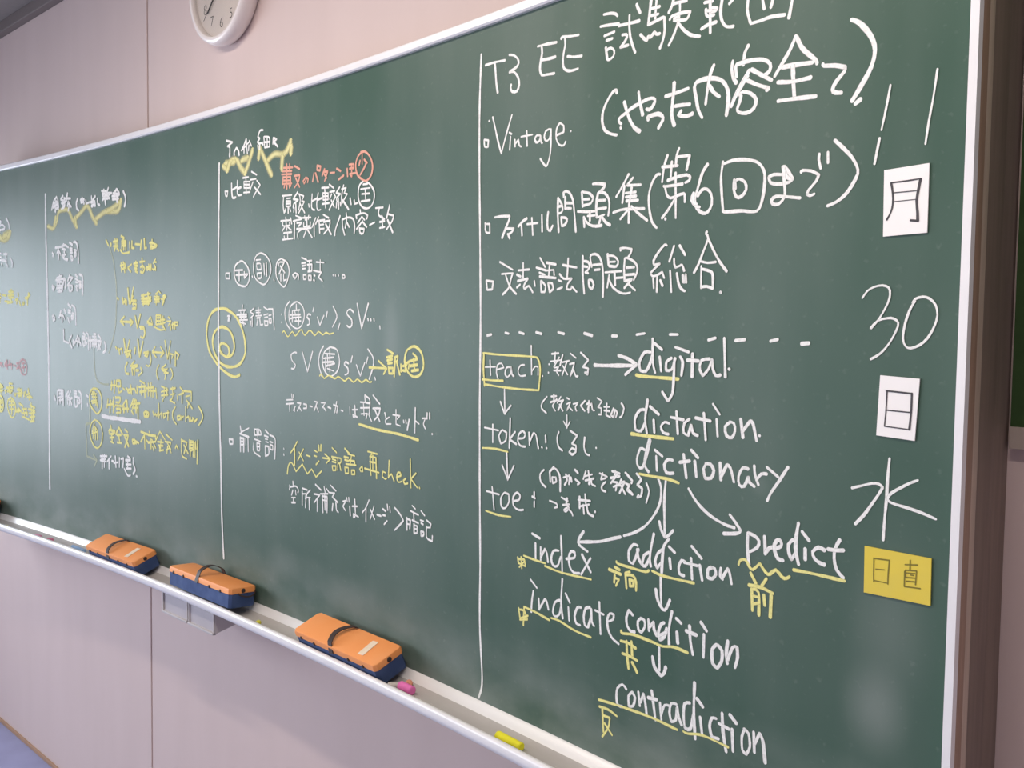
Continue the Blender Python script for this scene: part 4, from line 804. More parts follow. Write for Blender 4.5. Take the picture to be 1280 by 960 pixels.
 '-1418,1850 -1368,1799 -1322,1717 -1303,1635 -1290,1562 -1292,1452 -1313,1319 -1380,1199 -1396,1180'),
('chalk_writing', '', 'y', 3.6,
 '-1358,1009 -1365,958;-1322,1016 -1329,943;-1371,986 -1311,989;-1298,1017 -1251,1019 -1245,986 -1299,984 -1298,1011;-1275,985 -1270,946 -1228,959;-1216,977 -1193,967;-1169,979 -1146,953 -1111,965;-1122,998 -1111,949;-1158,969 -1088,977;-1076,983 -1054,958;-1042,996 -1037,953;-1007,1030 -951,1016;-1019,992 -940,1001;-985,1009 -986,950;-951,1000 -946,937;-1008,965 -929,975;-906,1018 -907,949;-929,991 -840,1001;-873,1025 -874,946;-895,977 -818,981;-851,1005 -852,942;-818,996 -808,939;-1409,899 -1422,848;-1372,896 -1386,822;-1422,865 -1349,875;-1336,915 -1344,825;-1348,892 -1325,859;-1312,916 -1252,919 -1259,891 -1307,888;-1313,869 -1241,870;-1277,890 -1284,806;-1301,850 -1248,853 -1248,831 -1302,825;-1182,907 -1230,865;-1206,872 -1207,834;-1170,908 -1160,842;-1218,855 -1148,860;-1089,918 -1124,872;-1066,919 -1101,863;-1112,889 -1009,901;-1054,914 -1056,844;-1113,851 -1090,831;-1032,889 -1033,797;-1090,869 -1032,872'),
('chalk_writing', '', 'y', 3.6,
 '-1415,1849 -1387,1817'),
('chalk_writing', '', 'y', 3.6,
 '-1375,744 -1370,721;-1400,713 -1395,691;-1394,717 -1322,714 -1340,696;-1376,693 -1340,699;-1364,688 -1359,643;-1389,669 -1334,677;-1377,648 -1341,642;-1273,740 -1310,698;-1268,738 -1227,705;-1298,694 -1245,698;-1274,696 -1263,652;-1293,649 -1239,651;-1197,735 -1162,721;-1209,701 -1156,703 -1174,665 -1199,630;-1197,691 -1151,640'),
('chalk_writing', '', 'y', 3.6,
 '-1353,1828 -1353,1811;-1324,1835 -1263,1839;-1320,1809 -1263,1807;-1300,1852 -1296,1799;-1277,1850 -1280,1800;-1301,1797 -1311,1782;-1278,1794 -1254,1779;-1225,1863 -1188,1850 -1206,1838;-1216,1834 -1217,1782;-1216,1834 -1165,1831 -1165,1780;-1216,1821 -1165,1818;-1216,1808 -1165,1806;-1192,1833 -1193,1781;-1235,1783 -1198,1762 -1124,1765;-1119,1825 -1115,1782;-1091,1827 -1092,1789 -1064,1786;-1050,1808 -996,1803;-978,1826 -987,1773'),
('chalk_writing', '', 'y', 3.6,
 '-1306,1217 -1290,1207;-1201,1265 -1175,1174 -1130,1259;-1268,1208 -1252,1175;-1268,1198 -1224,1209 -1219,1183;-1191,1189 -1115,1201;-1181,1174 -1126,1180 -1116,1155;-1169,1190 -1159,1159;-1115,1201 -1148,1165'),
('chalk_writing', '', 'y', 3.6,
 '-1278,1504 -1264,1495'),
('chalk_writing', '', 'y', 3.6,
 '-1193,1395 -1243,1367 -1199,1347;-1237,1367 -1091,1363;-1123,1383 -1086,1363 -1118,1342'),
('chalk_writing', '', 'y', 3.6,
 '-1227,1709 -1219,1656;-1237,1692 -1190,1694;-1199,1712 -1182,1651;-1219,1669 -1172,1681;-1181,1703 -1163,1667;-1098,1695 -1144,1677 -1108,1653;-1070,1698 -1025,1701;-1043,1710 -1057,1685 -1025,1684;-1061,1672 -1034,1667 -1053,1655 -1026,1646;-970,1724 -967,1661;-997,1704 -939,1706;-989,1674 -962,1682 -940,1664 -962,1642 -989,1649;-913,1676 -909,1655;-891,1687 -882,1654;-909,1671 -864,1674;-864,1686 -865,1653;-900,1658 -873,1666;-811,1713 -838,1690;-833,1698 -803,1696;-829,1685 -812,1668 -829,1652 -847,1661;-812,1672 -812,1651'),
('chalk_writing', '', 'y', 3.6,
 '-1212,1504 -1208,1477;-1184,1499 -1180,1470;-1166,1486 -1166,1473;-1208,1495 -1203,1469;-1164,1489 -1165,1464;-1175,1492 -1197,1479'),
('chalk_writing', '', 'y', 3.6,
 '-1160,1129 -1187,1097 -1177,1067 -1144,1063'),
('chalk_writing', '', 'y', 3.6,
 '-1146,1559 -1129,1470;-1077,1562 -1111,1472;-1087,1489 -1046,1486;-1137,1514 -1116,1468 -1083,1513;-1094,1488 -1046,1485;-1078,1483 -1079,1458;-1089,1468 -1046,1468 -1047,1443 -1090,1441'),
('chalk_writing', '', 'y', 3.6,
 '-1073,1139 -1117,1110 -1036,1118;-1106,1095 -1096,1060;-1074,1101 -1074,1061;-1101,1100 -1068,1099;-1063,1107 -1031,1113;-1053,1087 -1021,1088;-994,1104 -978,1080 -1021,1058'),
('chalk_writing', '', 'y', 3.6,
 '-1104,682 -1099,661 -1070,663 -1075,685 -1104,682;-1064,680 -1058,664;-1058,675 -1024,670;-1000,737 -899,727;-949,728 -1001,680;-955,722 -951,645;-933,697 -911,683;-899,748 -888,728;-910,726 -821,728 -822,712;-877,707 -878,651;-911,683 -822,696;-866,703 -822,659;-772,758 -822,701;-766,753 -713,716;-800,698 -734,699;-761,712 -767,662;-789,678 -735,680;-701,748 -632,721;-713,706 -648,706 -670,673 -702,660;-691,703 -649,670;-860,665 -845,643;-780,680 -772,646;-780,649 -732,657;-684,681 -693,642;-676,689 -645,650'),
('chalk_writing', '', 'y', 3.6,
 '-1061,1217 -1067,1182'),
('chalk_writing', '', 'y', 3.6,
 '-1058,1398 -1033,1330 -995,1408;-1006,1338 -959,1336 -959,1324 -996,1328;-954,1333 -944,1299 -965,1274 -991,1281;-1028,1263 -1009,1168 -965,1254'),
('chalk_writing', '', 'y', 3.6,
 '-982,1513 -875,1524;-983,1496 -867,1503;-974,1483 -867,1488;-955,1521 -947,1468;-902,1529 -894,1468;-983,1497 -879,1493;-961,1511 -957,1457;-899,1510 -900,1457;-978,1482 -868,1481;-973,1467 -889,1469'),
('chalk_writing', '', 'y', 3.6,
 '-959,850 -954,829 -909,832 -903,851 -942,857 -959,845;-931,852 -925,831'),
('chalk_writing', '', 'y', 3.6,
 '-956,1190 -903,1196;-903,1196 -914,1171 -945,1175;-940,1185 -914,1186;-883,1197 -873,1148 -894,1117 -931,1121;-821,1227 -857,1197 -811,1169;-852,1197 -720,1196;-760,1229 -720,1196 -760,1173;-709,1263 -680,1163 -644,1262;-655,1197 -651,1140;-655,1193 -615,1189 -630,1169;-591,1199 -592,1128;-591,1204 -552,1190 -572,1166;-641,1112 -622,1079 -642,1052'),
('chalk_writing', '', 'y', 3.6,
 '-942,1832 -938,1779 -916,1780'),
('chalk_writing', '', 'y', 3.6,
 '-875,1393 -912,1358;-870,1390 -850,1349;-911,1368 -860,1349;-901,1363 -891,1349;-808,1402 -757,1402 -753,1354 -809,1351 -808,1402;-808,1388 -758,1388;-808,1371 -758,1371;-783,1400 -783,1354;-829,1339 -768,1323 -718,1323;-727,1397 -728,1335;-748,1378 -707,1378;-748,1354 -698,1364;-728,1345 -703,1321;-667,1393 -648,1383;-683,1369 -638,1371 -668,1345;-648,1364 -639,1321;-618,1364 -619,1331;-628,1350 -589,1360;-599,1364 -560,1364 -570,1346 -599,1350;-594,1345 -594,1326'),
('chalk_writing', '', 'y', 3.6,
 '-867,1811 -867,1770;-880,1804 -836,1805;-849,1823 -854,1777;-863,1782 -793,1787;-845,1802 -797,1791 -802,1779 -854,1773'),
('chalk_writing', '', 'y', 3.6,
 '-853,863 -842,837 -825,854 -809,839 -792,862;-784,912 -782,831;-776,847 -754,864 -749,833;-732,860 -727,835 -706,847 -705,862 -732,858;-678,880 -679,828;-716,861 -668,870'),
('chalk_writing', '', 'y', 3.6,
 '-774,1535 -814,1519;-774,1535 -753,1522;-831,1507 -770,1504;-796,1523 -806,1469;-823,1490 -771,1489;-727,1505 -710,1513 -693,1504 -728,1489 -753,1493;-728,1480 -736,1468;-807,1504 -807,1461;-827,1490 -766,1491;-827,1475 -766,1477;-726,1498 -696,1505 -726,1479;-716,1479 -737,1455'),
('chalk_writing', '', 'y', 3.6,
 '-781,1126 -807,1096 -802,1062 -787,1046'),
('chalk_writing', '', 'y', 3.6,
 '-752,1010 -709,1002;-753,979 -677,993;-720,1006 -720,949;-753,958 -677,967;-688,1003 -688,962;-731,944 -737,928'),
('chalk_writing', '', 'y', 3.6,
 '-700,1131 -751,1108 -701,1105;-741,1098 -691,1091;-681,1110 -721,1085 -671,1087;-701,1076 -711,1051'),
('chalk_writing', '', 'y', 3.6,
 '-645,1000 -592,1008;-624,1011 -624,955 -656,938;-645,969 -603,977;-656,938 -598,925;-572,968 -567,943;-540,1015 -509,997;-551,974 -499,987;-519,991 -520,931;-498,997 -417,997 -417,947;-478,968 -437,976;-468,949 -438,931 -407,908;-448,940 -458,909;-593,906 -625,873 -620,837 -584,812;-573,856 -568,836 -536,843 -541,861 -573,856;-526,859 -521,839;-526,854 -500,861;-479,913 -479,835;-474,853 -448,865 -438,838;-428,861 -426,841 -403,846 -403,861;-392,859 -383,840 -357,856'),
('chalk_writing', '', 'y', 3.6,
 '-596,680 -585,697 -564,678'),
('chalk_writing', '', 'y', 3.6,
 '-527,735 -527,682;-527,732 -465,723;-439,740 -440,690;-439,735 -394,734 -399,714 -439,715;-373,736 -369,697;-348,743 -354,696;-529,736 -522,651 -469,634;-529,725 -468,723;-499,706 -454,665;-468,716 -499,661;-430,734 -431,653;-431,727 -393,730 -401,700 -431,697;-423,683 -394,693 -401,652;-378,731 -379,651;-349,745 -357,620'),
('chalk_writing', '', 'y', 3.6,
 '-342,927 -307,895 -297,866 -337,826'),
('chalk_writing', '', 'y', 3,
 '-1594,958 -1635,937 -1653,894 -1637,849 -1577,811 -1547,804 -1507,829 -1489,880 -1505,925 -1544,953 -1594,958;-1615,933 -1580,933;-1625,919 -1555,925;-1615,905 -1555,904;-1595,934 -1601,878;-1570,926 -1566,853;-1626,877 -1556,886;-1616,864 -1576,871;-1556,876 -1542,841'),
('chalk_writing', '', 'y', 3,
 '-1583,764 -1629,738 -1652,685 -1631,635;-1583,764 -1539,756 -1500,729 -1486,684 -1491,647;-1589,741 -1620,687;-1599,731 -1559,706;-1609,711 -1606,647;-1579,718 -1576,642;-1555,702 -1551,644;-1620,678 -1550,693;-1643,645 -1597,602 -1543,594 -1497,632 -1481,692'),
('chalk_underline', 'bright white chalk underline in the left column', 'w', 6,
 '-1487,795 -1387,791 -1278,793 -1161,793 -1005,794'),
('chalk_writing', '', 'w', 3.4,
 '-1489,561 -1491,473;-1516,546 -1426,555;-1508,526 -1444,536;-1517,521 -1445,520;-1462,560 -1463,484;-1372,560 -1427,521;-1400,533 -1401,482;-1364,532 -1338,530;-1319,565 -1312,500;-1338,522 -1285,532;-1267,562 -1268,505;-1249,556 -1215,563 -1224,509;-1163,581 -1129,568;-1189,554 -1129,560;-1163,548 -1164,508;-1181,530 -1121,536;-1181,506 -1121,512;-1094,579 -1095,547;-1207,503 -1164,467 -1130,471;-1095,547 -1070,510 -1096,483'),
('chalk_writing', '', 'w', 3.4,
 '-1059,475 -1049,472'),
('chalk_writing', 'faint pink chalk words with an oval at the left picture edge', 'p', 4,
 '-2991,1070 -2922,1068;-2961,1075 -2952,1045;-2941,1063 -2912,1046;-2883,1060 -2852,1092 -2843,1075;-2883,1051 -2834,1057;-2853,1074 -2844,1031;-2813,1089 -2805,1058;-2824,1062 -2775,1068 -2776,1033;-2751,1060 -2713,1056;-2703,1075 -2669,1080;-2699,1040 -2660,1050;-2679,1071 -2680,1041;-2606,1105 -2645,1089 -2655,1055 -2623,1013 -2585,1002 -2552,1016 -2546,1058 -2564,1092 -2601,1105;-2621,1077 -2578,1079;-2602,1082 -2594,1023;-2627,1047 -2574,1053'),
('chalk_writing', '', 'y', 4,
 '-2986,911 -2927,914;-2977,894 -2917,901;-2956,921 -2948,860;-2988,867 -2918,879;-2818,932 -2770,930;-2889,880 -2869,881 -2879,863;-2859,899 -2761,904;-2850,874 -2771,882;-2809,919 -2811,863;-2829,892 -2791,868;-2999,831 -2949,838 -2920,813 -2912,769 -2933,733 -2992,729;-2990,805 -2940,807;-2980,787 -2931,790;-2960,811 -2962,744;-2982,756 -2932,759'),
('chalk_writing', '', 'y', 4,
 '-2964,1555 -2935,1550;-2965,1524 -2926,1528;-2945,1542 -2947,1494;-2906,1546 -2847,1540;-2868,1502 -2800,1497;-2807,1566 -2740,1563;-2768,1582 -2771,1488;-2818,1540 -2731,1543;-2809,1523 -2731,1526;-2829,1488 -2752,1496'),
('chalk_writing', '', 'y', 4,
 '-2792,833 -2842,813 -2853,773 -2825,722 -2777,695 -2738,723 -2726,780 -2754,818 -2792,833;-2813,806 -2754,809;-2823,779 -2745,788;-2783,816 -2786,720;-2815,753 -2756,757;-2708,760 -2680,736;-2679,766 -2641,747;-2718,742 -2650,751;-2668,801 -2611,785;-2621,765 -2555,769;-2603,754 -2585,716;-2623,714 -2519,699;-2564,760 -2546,727;-2632,735 -2546,744;-2507,798 -2432,785;-2526,771 -2433,764;-2487,812 -2482,689;-2518,742 -2433,752;-2509,717 -2434,726;-2500,688 -2444,696;-2460,775 -2462,703'),
('chalk_writing', '', 'y', 4,
 '-2743,866 -2729,849 -2714,867;-2694,894 -2627,893;-2665,904 -2667,844;-2695,868 -2618,877;-2686,852 -2628,859;-2636,901 -2638,850;-2589,882 -2590,852;-2570,888 -2561,858;-2527,907 -2515,835;-2552,867 -2504,878;-2505,861 -2472,850;-2543,851 -2505,853'),
('chalk_writing', '', 'y', 4,
 '-2663,1555 -2659,1534;-2684,1521 -2685,1483;-2703,1509 -2665,1513;-2646,1500 -2628,1470'),
('chalk_writing', '', 'y', 4,
 '-2599,1491 -2590,1474 -2571,1482 -2580,1495'),
('chalk_writing', '', 'y', 4,
 '-2503,1553 -2513,1528 -2484,1540 -2507,1551;-2555,1520 -2513,1519;-2522,1528 -2524,1475'),
('chalk_divider', 'hand-drawn white chalk divider at the left of the board', 'w', 5,
 '-2236,2188 -2237,1945 -2228,1634 -2224,1373 -2220,1112 -2221,849 -2224,532 -2225,262'),
]
# cards: corners and strokes in metres on the board
CARD1 = [(1.694, 0.8626), (1.7488, 0.8639), (1.749, 0.7864), (1.6954, 0.7856)]
CARD1S = [([(1.7031, 0.847), (1.7216, 0.847), (1.7401, 0.8476)], 1.6), ([(1.7037, 0.8466), (1.706, 0.8347), (1.7065, 0.8226), (1.7044, 0.8133), (1.6995, 0.8047)], 2.6), ([(1.7392, 0.8472), (1.7373, 0.8365), (1.7355, 0.8232), (1.7371, 0.8095), (1.7375, 0.8002)], 3.2), ([(1.7064, 0.8351), (1.7347, 0.8346)], 1.4), ([(1.7068, 0.8249), (1.7351, 0.8249)], 1.2), ([(1.7288, 0.8018), (1.7374, 0.8004)], 2.6)]
CARD2 = [(1.6979, 0.6236), (1.7468, 0.6216), (1.7433, 0.5504), (1.6954, 0.5524)]
CARD2S = [([(1.7062, 0.6058), (1.7381, 0.6043)], 1.8), ([(1.7075, 0.6058), (1.707, 0.5843), (1.7057, 0.5645)], 2.0), ([(1.7381, 0.6046), (1.738, 0.5831), (1.7366, 0.5626)], 2.4), ([(1.7065, 0.5832), (1.7372, 0.5825)], 1.8), ([(1.7057, 0.5641), (1.7366, 0.5628)], 1.8)]
CARD3 = [(1.6853, 0.4185), (1.7684, 0.4193), (1.7691, 0.3653), (1.6863, 0.3624)]
CARD3S = [([(1.6976, 0.406), (1.7181, 0.4074)], 1.6), ([(1.6981, 0.4057), (1.6983, 0.3868), (1.6989, 0.3779)], 1.6), ([(1.7177, 0.4073), (1.7169, 0.3906), (1.7168, 0.379)], 1.6), ([(1.7009, 0.3936), (1.712, 0.395)], 1.6), ([(1.6988, 0.3797), (1.7171, 0.38)], 1.6), ([(1.7373, 0.4063), (1.7523, 0.4089)], 1.6), ([(1.7435, 0.4128), (1.7435, 0.4014)], 1.6), ([(1.738, 0.3999), (1.7516, 0.4018)], 1.6), ([(1.738, 0.3994), (1.7385, 0.3916)], 1.6), ([(1.7516, 0.4018), (1.7509, 0.3855)], 1.6), ([(1.7391, 0.397), (1.75, 0.3984)], 1.6), ([(1.7446, 0.3956), (1.7483, 0.3959)], 1.6), ([(1.7393, 0.3918), (1.7497, 0.3931)], 1.6), ([(1.7394, 0.3874), (1.7499, 0.3888)], 1.6), ([(1.7372, 0.3984), (1.7374, 0.3808), (1.7569, 0.3825)], 1.6)]
# ------------------------------------------------------------------ the blackboard and all that is fixed to it or written on it
board = empty('blackboard', (CX, WY-.02, ZB), label='large curved green blackboard in a white metal frame on the wall', category='blackboard')
def bpart(name, bm, m, parent=None, **k):       # parts are built in world space, then parented to the board
    o = obj(name, bm, m, None, **k); p = parent or board; o.parent = p
    o.matrix_parent_inverse = Matrix.Translation((CX, WY-.02, ZB)).inverted()
    return o
bm = bmesh.new(); uvl = bm.loops.layers.uv.new('UVMap'); rows = []; n = 72
for i in range(n+1):
    s = -HALF+2*HALF*i/n; rows.append([(bm.verts.new(bp(s, z)), (s, z)) for z in (0, .6, BH)])
for a, b in zip(rows, rows[1:]):
    for j in range(2):
        q = (a[j], b[j], b[j+1], a[j+1]); f = bm.faces.new([v[0] for v in q])
        for lp, v in zip(f.loops, q): lp[uvl].uv = v[1]
bpart('writing_surface', bm, M_BOARD, smooth=True)
# backing box from the curved sheet to the wall
bm = bmesh.new(); n = 60; R0 = []
for i in range(n+1):
    s = -HALF+2*HALF*i/n; p = bp(s, 0, -.004)
    R0.append([bm.verts.new((p[0], p[1], ZB-.02)), bm.verts.new((p[0], p[1], ZB+BH+.01)), bm.verts.new((p[0], WY-.001, ZB+BH+.01)), bm.verts.new((p[0], WY-.001, ZB-.02))])
for a, b in zip(R0, R0[1:]):
    for j in range(4): bm.faces.new((a[j], b[j], b[(j+1) % 4], a[(j+1) % 4]))
bm.faces.new(R0[0]); bm.faces.new(R0[-1])
bpart('backing_box', bm, M_WOODD)
def rr(e0, e1, z0, z1, r=.003): return [(e0, z0+r), (e0, z1-r), (e0+r, z1), (e1-r, z1), (e1, z1-r), (e1, z0+r), (e1-r, z0), (e0+r, z0)]
bpart('top_rail', sweep(rr(-.02, .010, BH, BH+.018), -HALF-.009, HALF+.009, 70), M_ALU, smooth=True)
for sg in (-1, 1):
    a, b = (HALF, HALF+.010) if sg > 0 else (-HALF-.010, -HALF)
    bpart('side_rail', sweep(rr(.001, .010, -.02, BH+.018), a, b, 1), M_ALU, smooth=True)
# chalk tray: a sloped ledge, the trough and a rolled lip
bpart('chalk_ledge', sweep([(-.01, .001), (0, .001), (.0015, .0002), (.004, -.0018), (.0075, -.0052), (.011, -.0092), (.0142, -.0132), (.0160, -.0150), (.0160, -.024), (-.01, -.024)], -HALF-.009, HALF+.009, 90), M_LEDGE, smooth=True)
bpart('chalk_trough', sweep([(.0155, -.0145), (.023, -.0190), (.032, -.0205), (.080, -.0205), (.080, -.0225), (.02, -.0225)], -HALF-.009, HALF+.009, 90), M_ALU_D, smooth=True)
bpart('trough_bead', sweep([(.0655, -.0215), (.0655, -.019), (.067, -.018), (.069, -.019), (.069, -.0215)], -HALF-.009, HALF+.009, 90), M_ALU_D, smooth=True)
lip = [(.078+.0, -.022), (.078, -.004)]+[(.0845+.0065*math.cos(t), -.0045+.0065*math.sin(t)) for t in [PI*(1-i/6) for i in range(7)]][1:]+[(.0915, -.012), (.089, -.0195), (.085, -.0225)]
bpart('tray_lip', sweep(lip, -HALF-.009, HALF+.009, 90), M_ALU, smooth=True)
# the right end of the board: strips running back to the wall
for sg in (-1, 1):
    p = bp(sg*(HALF+.005), 0, 0); X = p[0]; Y0 = p[1]
    def side(name, y0, y1, m, out=0.): 
        x0, x1 = (X-.022, X+out) if sg > 0 else (X-out, X+.022)
        bpart(name, bx(x0, x1, y0, y1, ZB-.022, ZB+BH+.016, bev=.0015), m, smooth=True)
    side('side_edge', Y0+.006, Y0+.030, M_WOOD, .001)
    side('side_strip', Y0+.031, Y0+.052, M_WOODL, -.001)
    side('side_panel', Y0+.053, WY-.050, M_WOODD, -.004)
    side('wall_fillet', WY-.043, WY-.0005, M_WOODL, -.0045)
# chalk writing, one part per line or mark; numbers are half millimetres along and up the board
MATS = {'w': C_W, 'y': C_Y, 'r': C_R, 'p': C_P, 'g': C_G, 'b': C_B}
base = [0]
for name, label, c, wd, data in CHALK:
    bm = bmesh.new(); uvl = bm.loops.layers.uv.new('UVMap')
    for st in data.split(';'):
        pts = [tuple(float(v)/2000 for v in q.split(',')) for q in st.split()]
        base[0] += 1; e = .0004+.0000015*(base[0] % 400)
        if c == 'b': e = .0003
        ribbon(bm, uvl, pts, wd*.00112*(1 if c == 'b' else 1.9 if pts[0][0] < -.45 else 1.45 if pts[0][0] < .05 else 1.16 if pts[0][0] < .92 else 1.06), lambda u, v: bp(u, v, e), seed=base[0], soft=c == 'b')
    bpart(name, bm, MATS[c], **({'label': label} if label else {}))

# ------------------------------------------------------------------ magnetic cards on the board
def card(name, label, corners, m, ink, strokes, wmm, group=None):
    # corners (s, z): top-left, top-right, bottom-right, bottom-left
    cs = sum(c[0] for c in corners)/4; cz = sum(c[1] for c in corners)/4
    F = bframe(cs, cz, 0); Fi = F.inverted()
    r = empty(name, F.translation, F.to_euler(), label=label, category='card')
    bm = bmesh.new(); fr = []; bk = []
    for s, z in corners:
        fr.append(bm.verts.new(Fi @ Vector(bp(s, z, .0022)))); bk.append(bm.verts.new(Fi @ Vector(bp(s, z, .0009))))
    bm.faces.new(fr); bm.faces.new(bk[::-1])
    for i in range(4): bm.faces.new((fr[i], bk[i], bk[(i+1) % 4], fr[(i+1) % 4]))
    obj('sheet', bm, m, r)
    bm = bmesh.new(); uvl = bm.loops.layers.uv.new('UVMap')
    for k, (pts, w) in enumerate(strokes):
        ribbon(bm, uvl, pts, w*.001, lambda u, v: Fi @ Vector(bp(u, v, .0026)), seed=k)
    obj('printed_character', bm, ink, r)
card('paper_card', 'white paper card with the month character, between the numerals 11 and 30', CARD1, M_PAPER, M_INKG, CARD1S, 1)
card('paper_card', 'white paper card with the day character, below the numeral 30', CARD2, M_PAPER, M_INKG, CARD2S, 1)
card('paper_card', 'yellow paper card with two faint characters, below the weekday character', CARD3, M_YCARD, M_INKY, CARD3S, 1)

# ------------------------------------------------------------------ erasers in the tray
def eraser(s, e, z, tilt, yaw, label, loop=False, badge=True, Ln=.312, rise=.006, lean=-.022):
    F = bframe(s, z, e) @ Matrix.Rotation(yaw, 4, 'Z') @ Matrix.Rotation(tilt, 4, 'X')
    r = empty('blackboard_eraser', label=label, category='eraser', group='blackboard erasers in the chalk tray'); r.matrix_world = F
    w, hb, ho = .070, .034, .014
    h = Ln/2
    def hull(z0, z1, g, top=0.):       # long block with cut corners; origin at the front lower edge, +y towards the board
        bm = bmesh.new(); c = .006
        o0 = [(-h-g+c, -g), (h+g-c, -g), (h+g, c-g), (h+g, w+g-c), (h+g-c, w+g), (-h-g+c, w+g), (-h-g, w+g-c), (-h-g, c-g)]
        rings = []
        for zz, k in ((z0, 0), (z1-.004, 0), (z1-.001, .0012), (z1, .004)) if top else ((z0, .001), (z0+.002, 0), (z1, 0)):
            rings.append([bm.verts.new((x*(1-k/h), (y-w/2)*(1-k/(w/2))+w/2, zz)) for x, y in o0])
        for a, b in zip(rings, rings[1:]):
            for i in range(8): bm.faces.new((a[i], a[(i+1) % 8], b[(i+1) % 8], b[i]))
        bm.faces.new(rings[0][::-1]); bm.faces.new(rings[-1]); return bm
    obj('felt_base', hull(0, hb, -.0005), M_BLUE, r, smooth=True)
    obj('cover', hull(hb, hb+ho, .001, 1), M_ORANGE, r, smooth=True)
    for x in (-.128, -.075, .058, .112):      # studs along the front edge
        bm = bmesh.new(); lathe(bm, [(0, .0026), (.0034, .0018), (.0042, 0)], 10, Matrix.Translation((x*Ln/.312, -.001, hb+.001)) @ Matrix.Rotation(PI/2, 4, 'X'))
        obj('stud', bm, M_STRAP, r, smooth=True)
    bm = bmesh.new(); lathe(bm, [(0, .003), (.0045, .002), (.0055, 0)], 12, Matrix.Translation((h+.001, w*.5, hb+.006)) @ Matrix.Rotation(PI/2, 4, 'Y'))
    obj('stud', bm, M_STRAP, r, smooth=True)
    # hand strap: fixed at the middle of both long edges and arching over the top
    bm = bmesh.new(); rows = []; N = 26; sw = .0145; pth = []
    for i in range(N+1):
        q = i/N; yy = -.0032+(w+.0064)*q; lift = rise*math.sin(PI*q)**.8
        zz = hb-.001+(ho+.0035)*min(1, 9*q, 9*(1-q))+lift
        pth.append((lean*math.sin(PI*q)+.006*(q-.5), yy, zz))
    for i, (xx, yy, zz) in enumerate(pth):
        y0, z0 = pth[max(i-1, 0)][1:]; y1, z1 = pth[min(i+1, N)][1:]; d = math.hypot(y1-y0, z1-z0); ny, nz = -(z1-z0)/d, (y1-y0)/d
        rows.append([bm.verts.new((xx+dx, yy+ny*k, zz+nz*k)) for dx, k in ((-sw/2, 0), (sw/2, 0), (sw/2, .0018), (-sw/2, .0018))])
    for a, b in zip(rows, rows[1:]):
        for j in range(4): bm.faces.new((a[j], b[j], b[(j+1) % 4], a[(j+1) % 4]))
    bm.faces.new(rows[0]); bm.faces.new(rows[-1])
    obj('hand_strap', bm, M_STRAP, r, smooth=True)
    if badge:
        bm = bx(-.022, .022, -.009, .009, 0, .0008, bev=.0003, seg=1)
        bmesh.ops.transform(bm, matrix=Matrix.Translation((.086, .033, hb+ho+.0002)) @ Matrix.Rotation(PI/2+.12, 4, 'Z'), verts=bm.verts)
        obj('name_label', bm, M_LABEL, r)
    if loop:
        cu = bmesh.new(); pts = []
        for i in range(17):
            t = PI*i/16; pts.append(Vector((h-.006+.016*math.sin(t), w*.5+.024*math.cos(t)+.01, hb+.004-.012*math.sin(t))))
        rows = []
        for i, p in enumerate(pts):
            d = (pts[min(i+1, 16)]-pts[max(i-1, 0)]).normalized(); u = d.cross(Vector((0, 0, 1))).normalized(); v = d.cross(u)
            rows.append([cu.verts.new(p+(u*math.cos(q)+v*math.sin(q))*.002) for q in [2*PI*k/6 for k in range(6)]])
        for a, b in zip(rows, rows[1:]):
            for j in range(6): cu.faces.new((a[j], b[j], b[(j+1) % 6], a[(j+1) % 6]))
        cu.faces.new(rows[0]); cu.faces.new(rows[-1])
        obj('cord_loop', cu, M_STRAP, r, smooth=True)
    return r
TILT = math.radians(22)
eraser(.579, .069, -.0195, TILT, 0, 'orange and blue eraser nearest the picture front, with a pale label', Ln=.300)
eraser(-.024, .082, .0035, math.radians(-3), .0, 'orange and blue eraser standing level on the tray, above the drawers', loop=True, badge=False, rise=.020, lean=-.004)
eraser(-.527, .069, -.0195, TILT, 0, 'orange and blue eraser with a pale label, farther left along the tray', Ln=.300)
eraser(-1.628, .078, .0035, 0, 0, 'eraser at the left picture edge showing only its dark end', loop=True, badge=False)

# ------------------------------------------------------------------ chalk sticks
def stick(s, e, ln, rad, yaw, col, label, taper=.9, up=0.):
    F = bframe(s, -.0205+rad+up, e) @ Matrix.Rotation(yaw, 4, 'Z')
    bm = bmesh.new(); h = ln/2
    lathe(bm, [(0, -h), (rad*.8, -h), (rad*.95, -h+.0012), (rad, -h+.003), (rad*(1+taper)/2, 0), (rad*taper, h-.0015), (rad*taper*.8, h), (0, h+.0003)], 20, Matrix.Rotation(PI/2, 4, 'Y'))
    o = obj('chalk_stick', bm, chalk_stick('chalk_'+label.split()[0], col), smooth=True, label=label, category='chalk', group='pieces of chalk in the tray'); o.matrix_world = F
stick(1.086, .052, .062, .0080, 0, (1.0, .95, .06), 'yellow chalk stick lying by itself at the right of the tray')
stick(.784, .048, .038, .0092, .05, (.97, .24, .60), 'pink thick chalk piece beside the front eraser')
stick(.752, .053, .026, .0064, PI/2-.75, (.66, .64, .60), 'white chalk piece against the front eraser')
stick(.764, .0285, .012, .0072, -.9, (.92, .42, .28), 'salmon short chalk piece seen end-on behind the pink one')
stick(.222, .055, .010, .0062, -.9, (.86, .80, .10), 'yellow chalk stub between the two nearer erasers')
stick(.268, .060, .012, .0042, .3, (.85, .82, .76), 'white chalk crumb between the two nearer erasers')
stick(-1.080, .055, .030, .0066, .2, (.88, .40, .60), 'pink chalk piece at the left of the tray, left one of two', .8)
stick(-1.000, .052, .022, .0066, .5, (.85, .30, .48), 'deep pink chalk piece at the left of the tray, right one of two', .8)
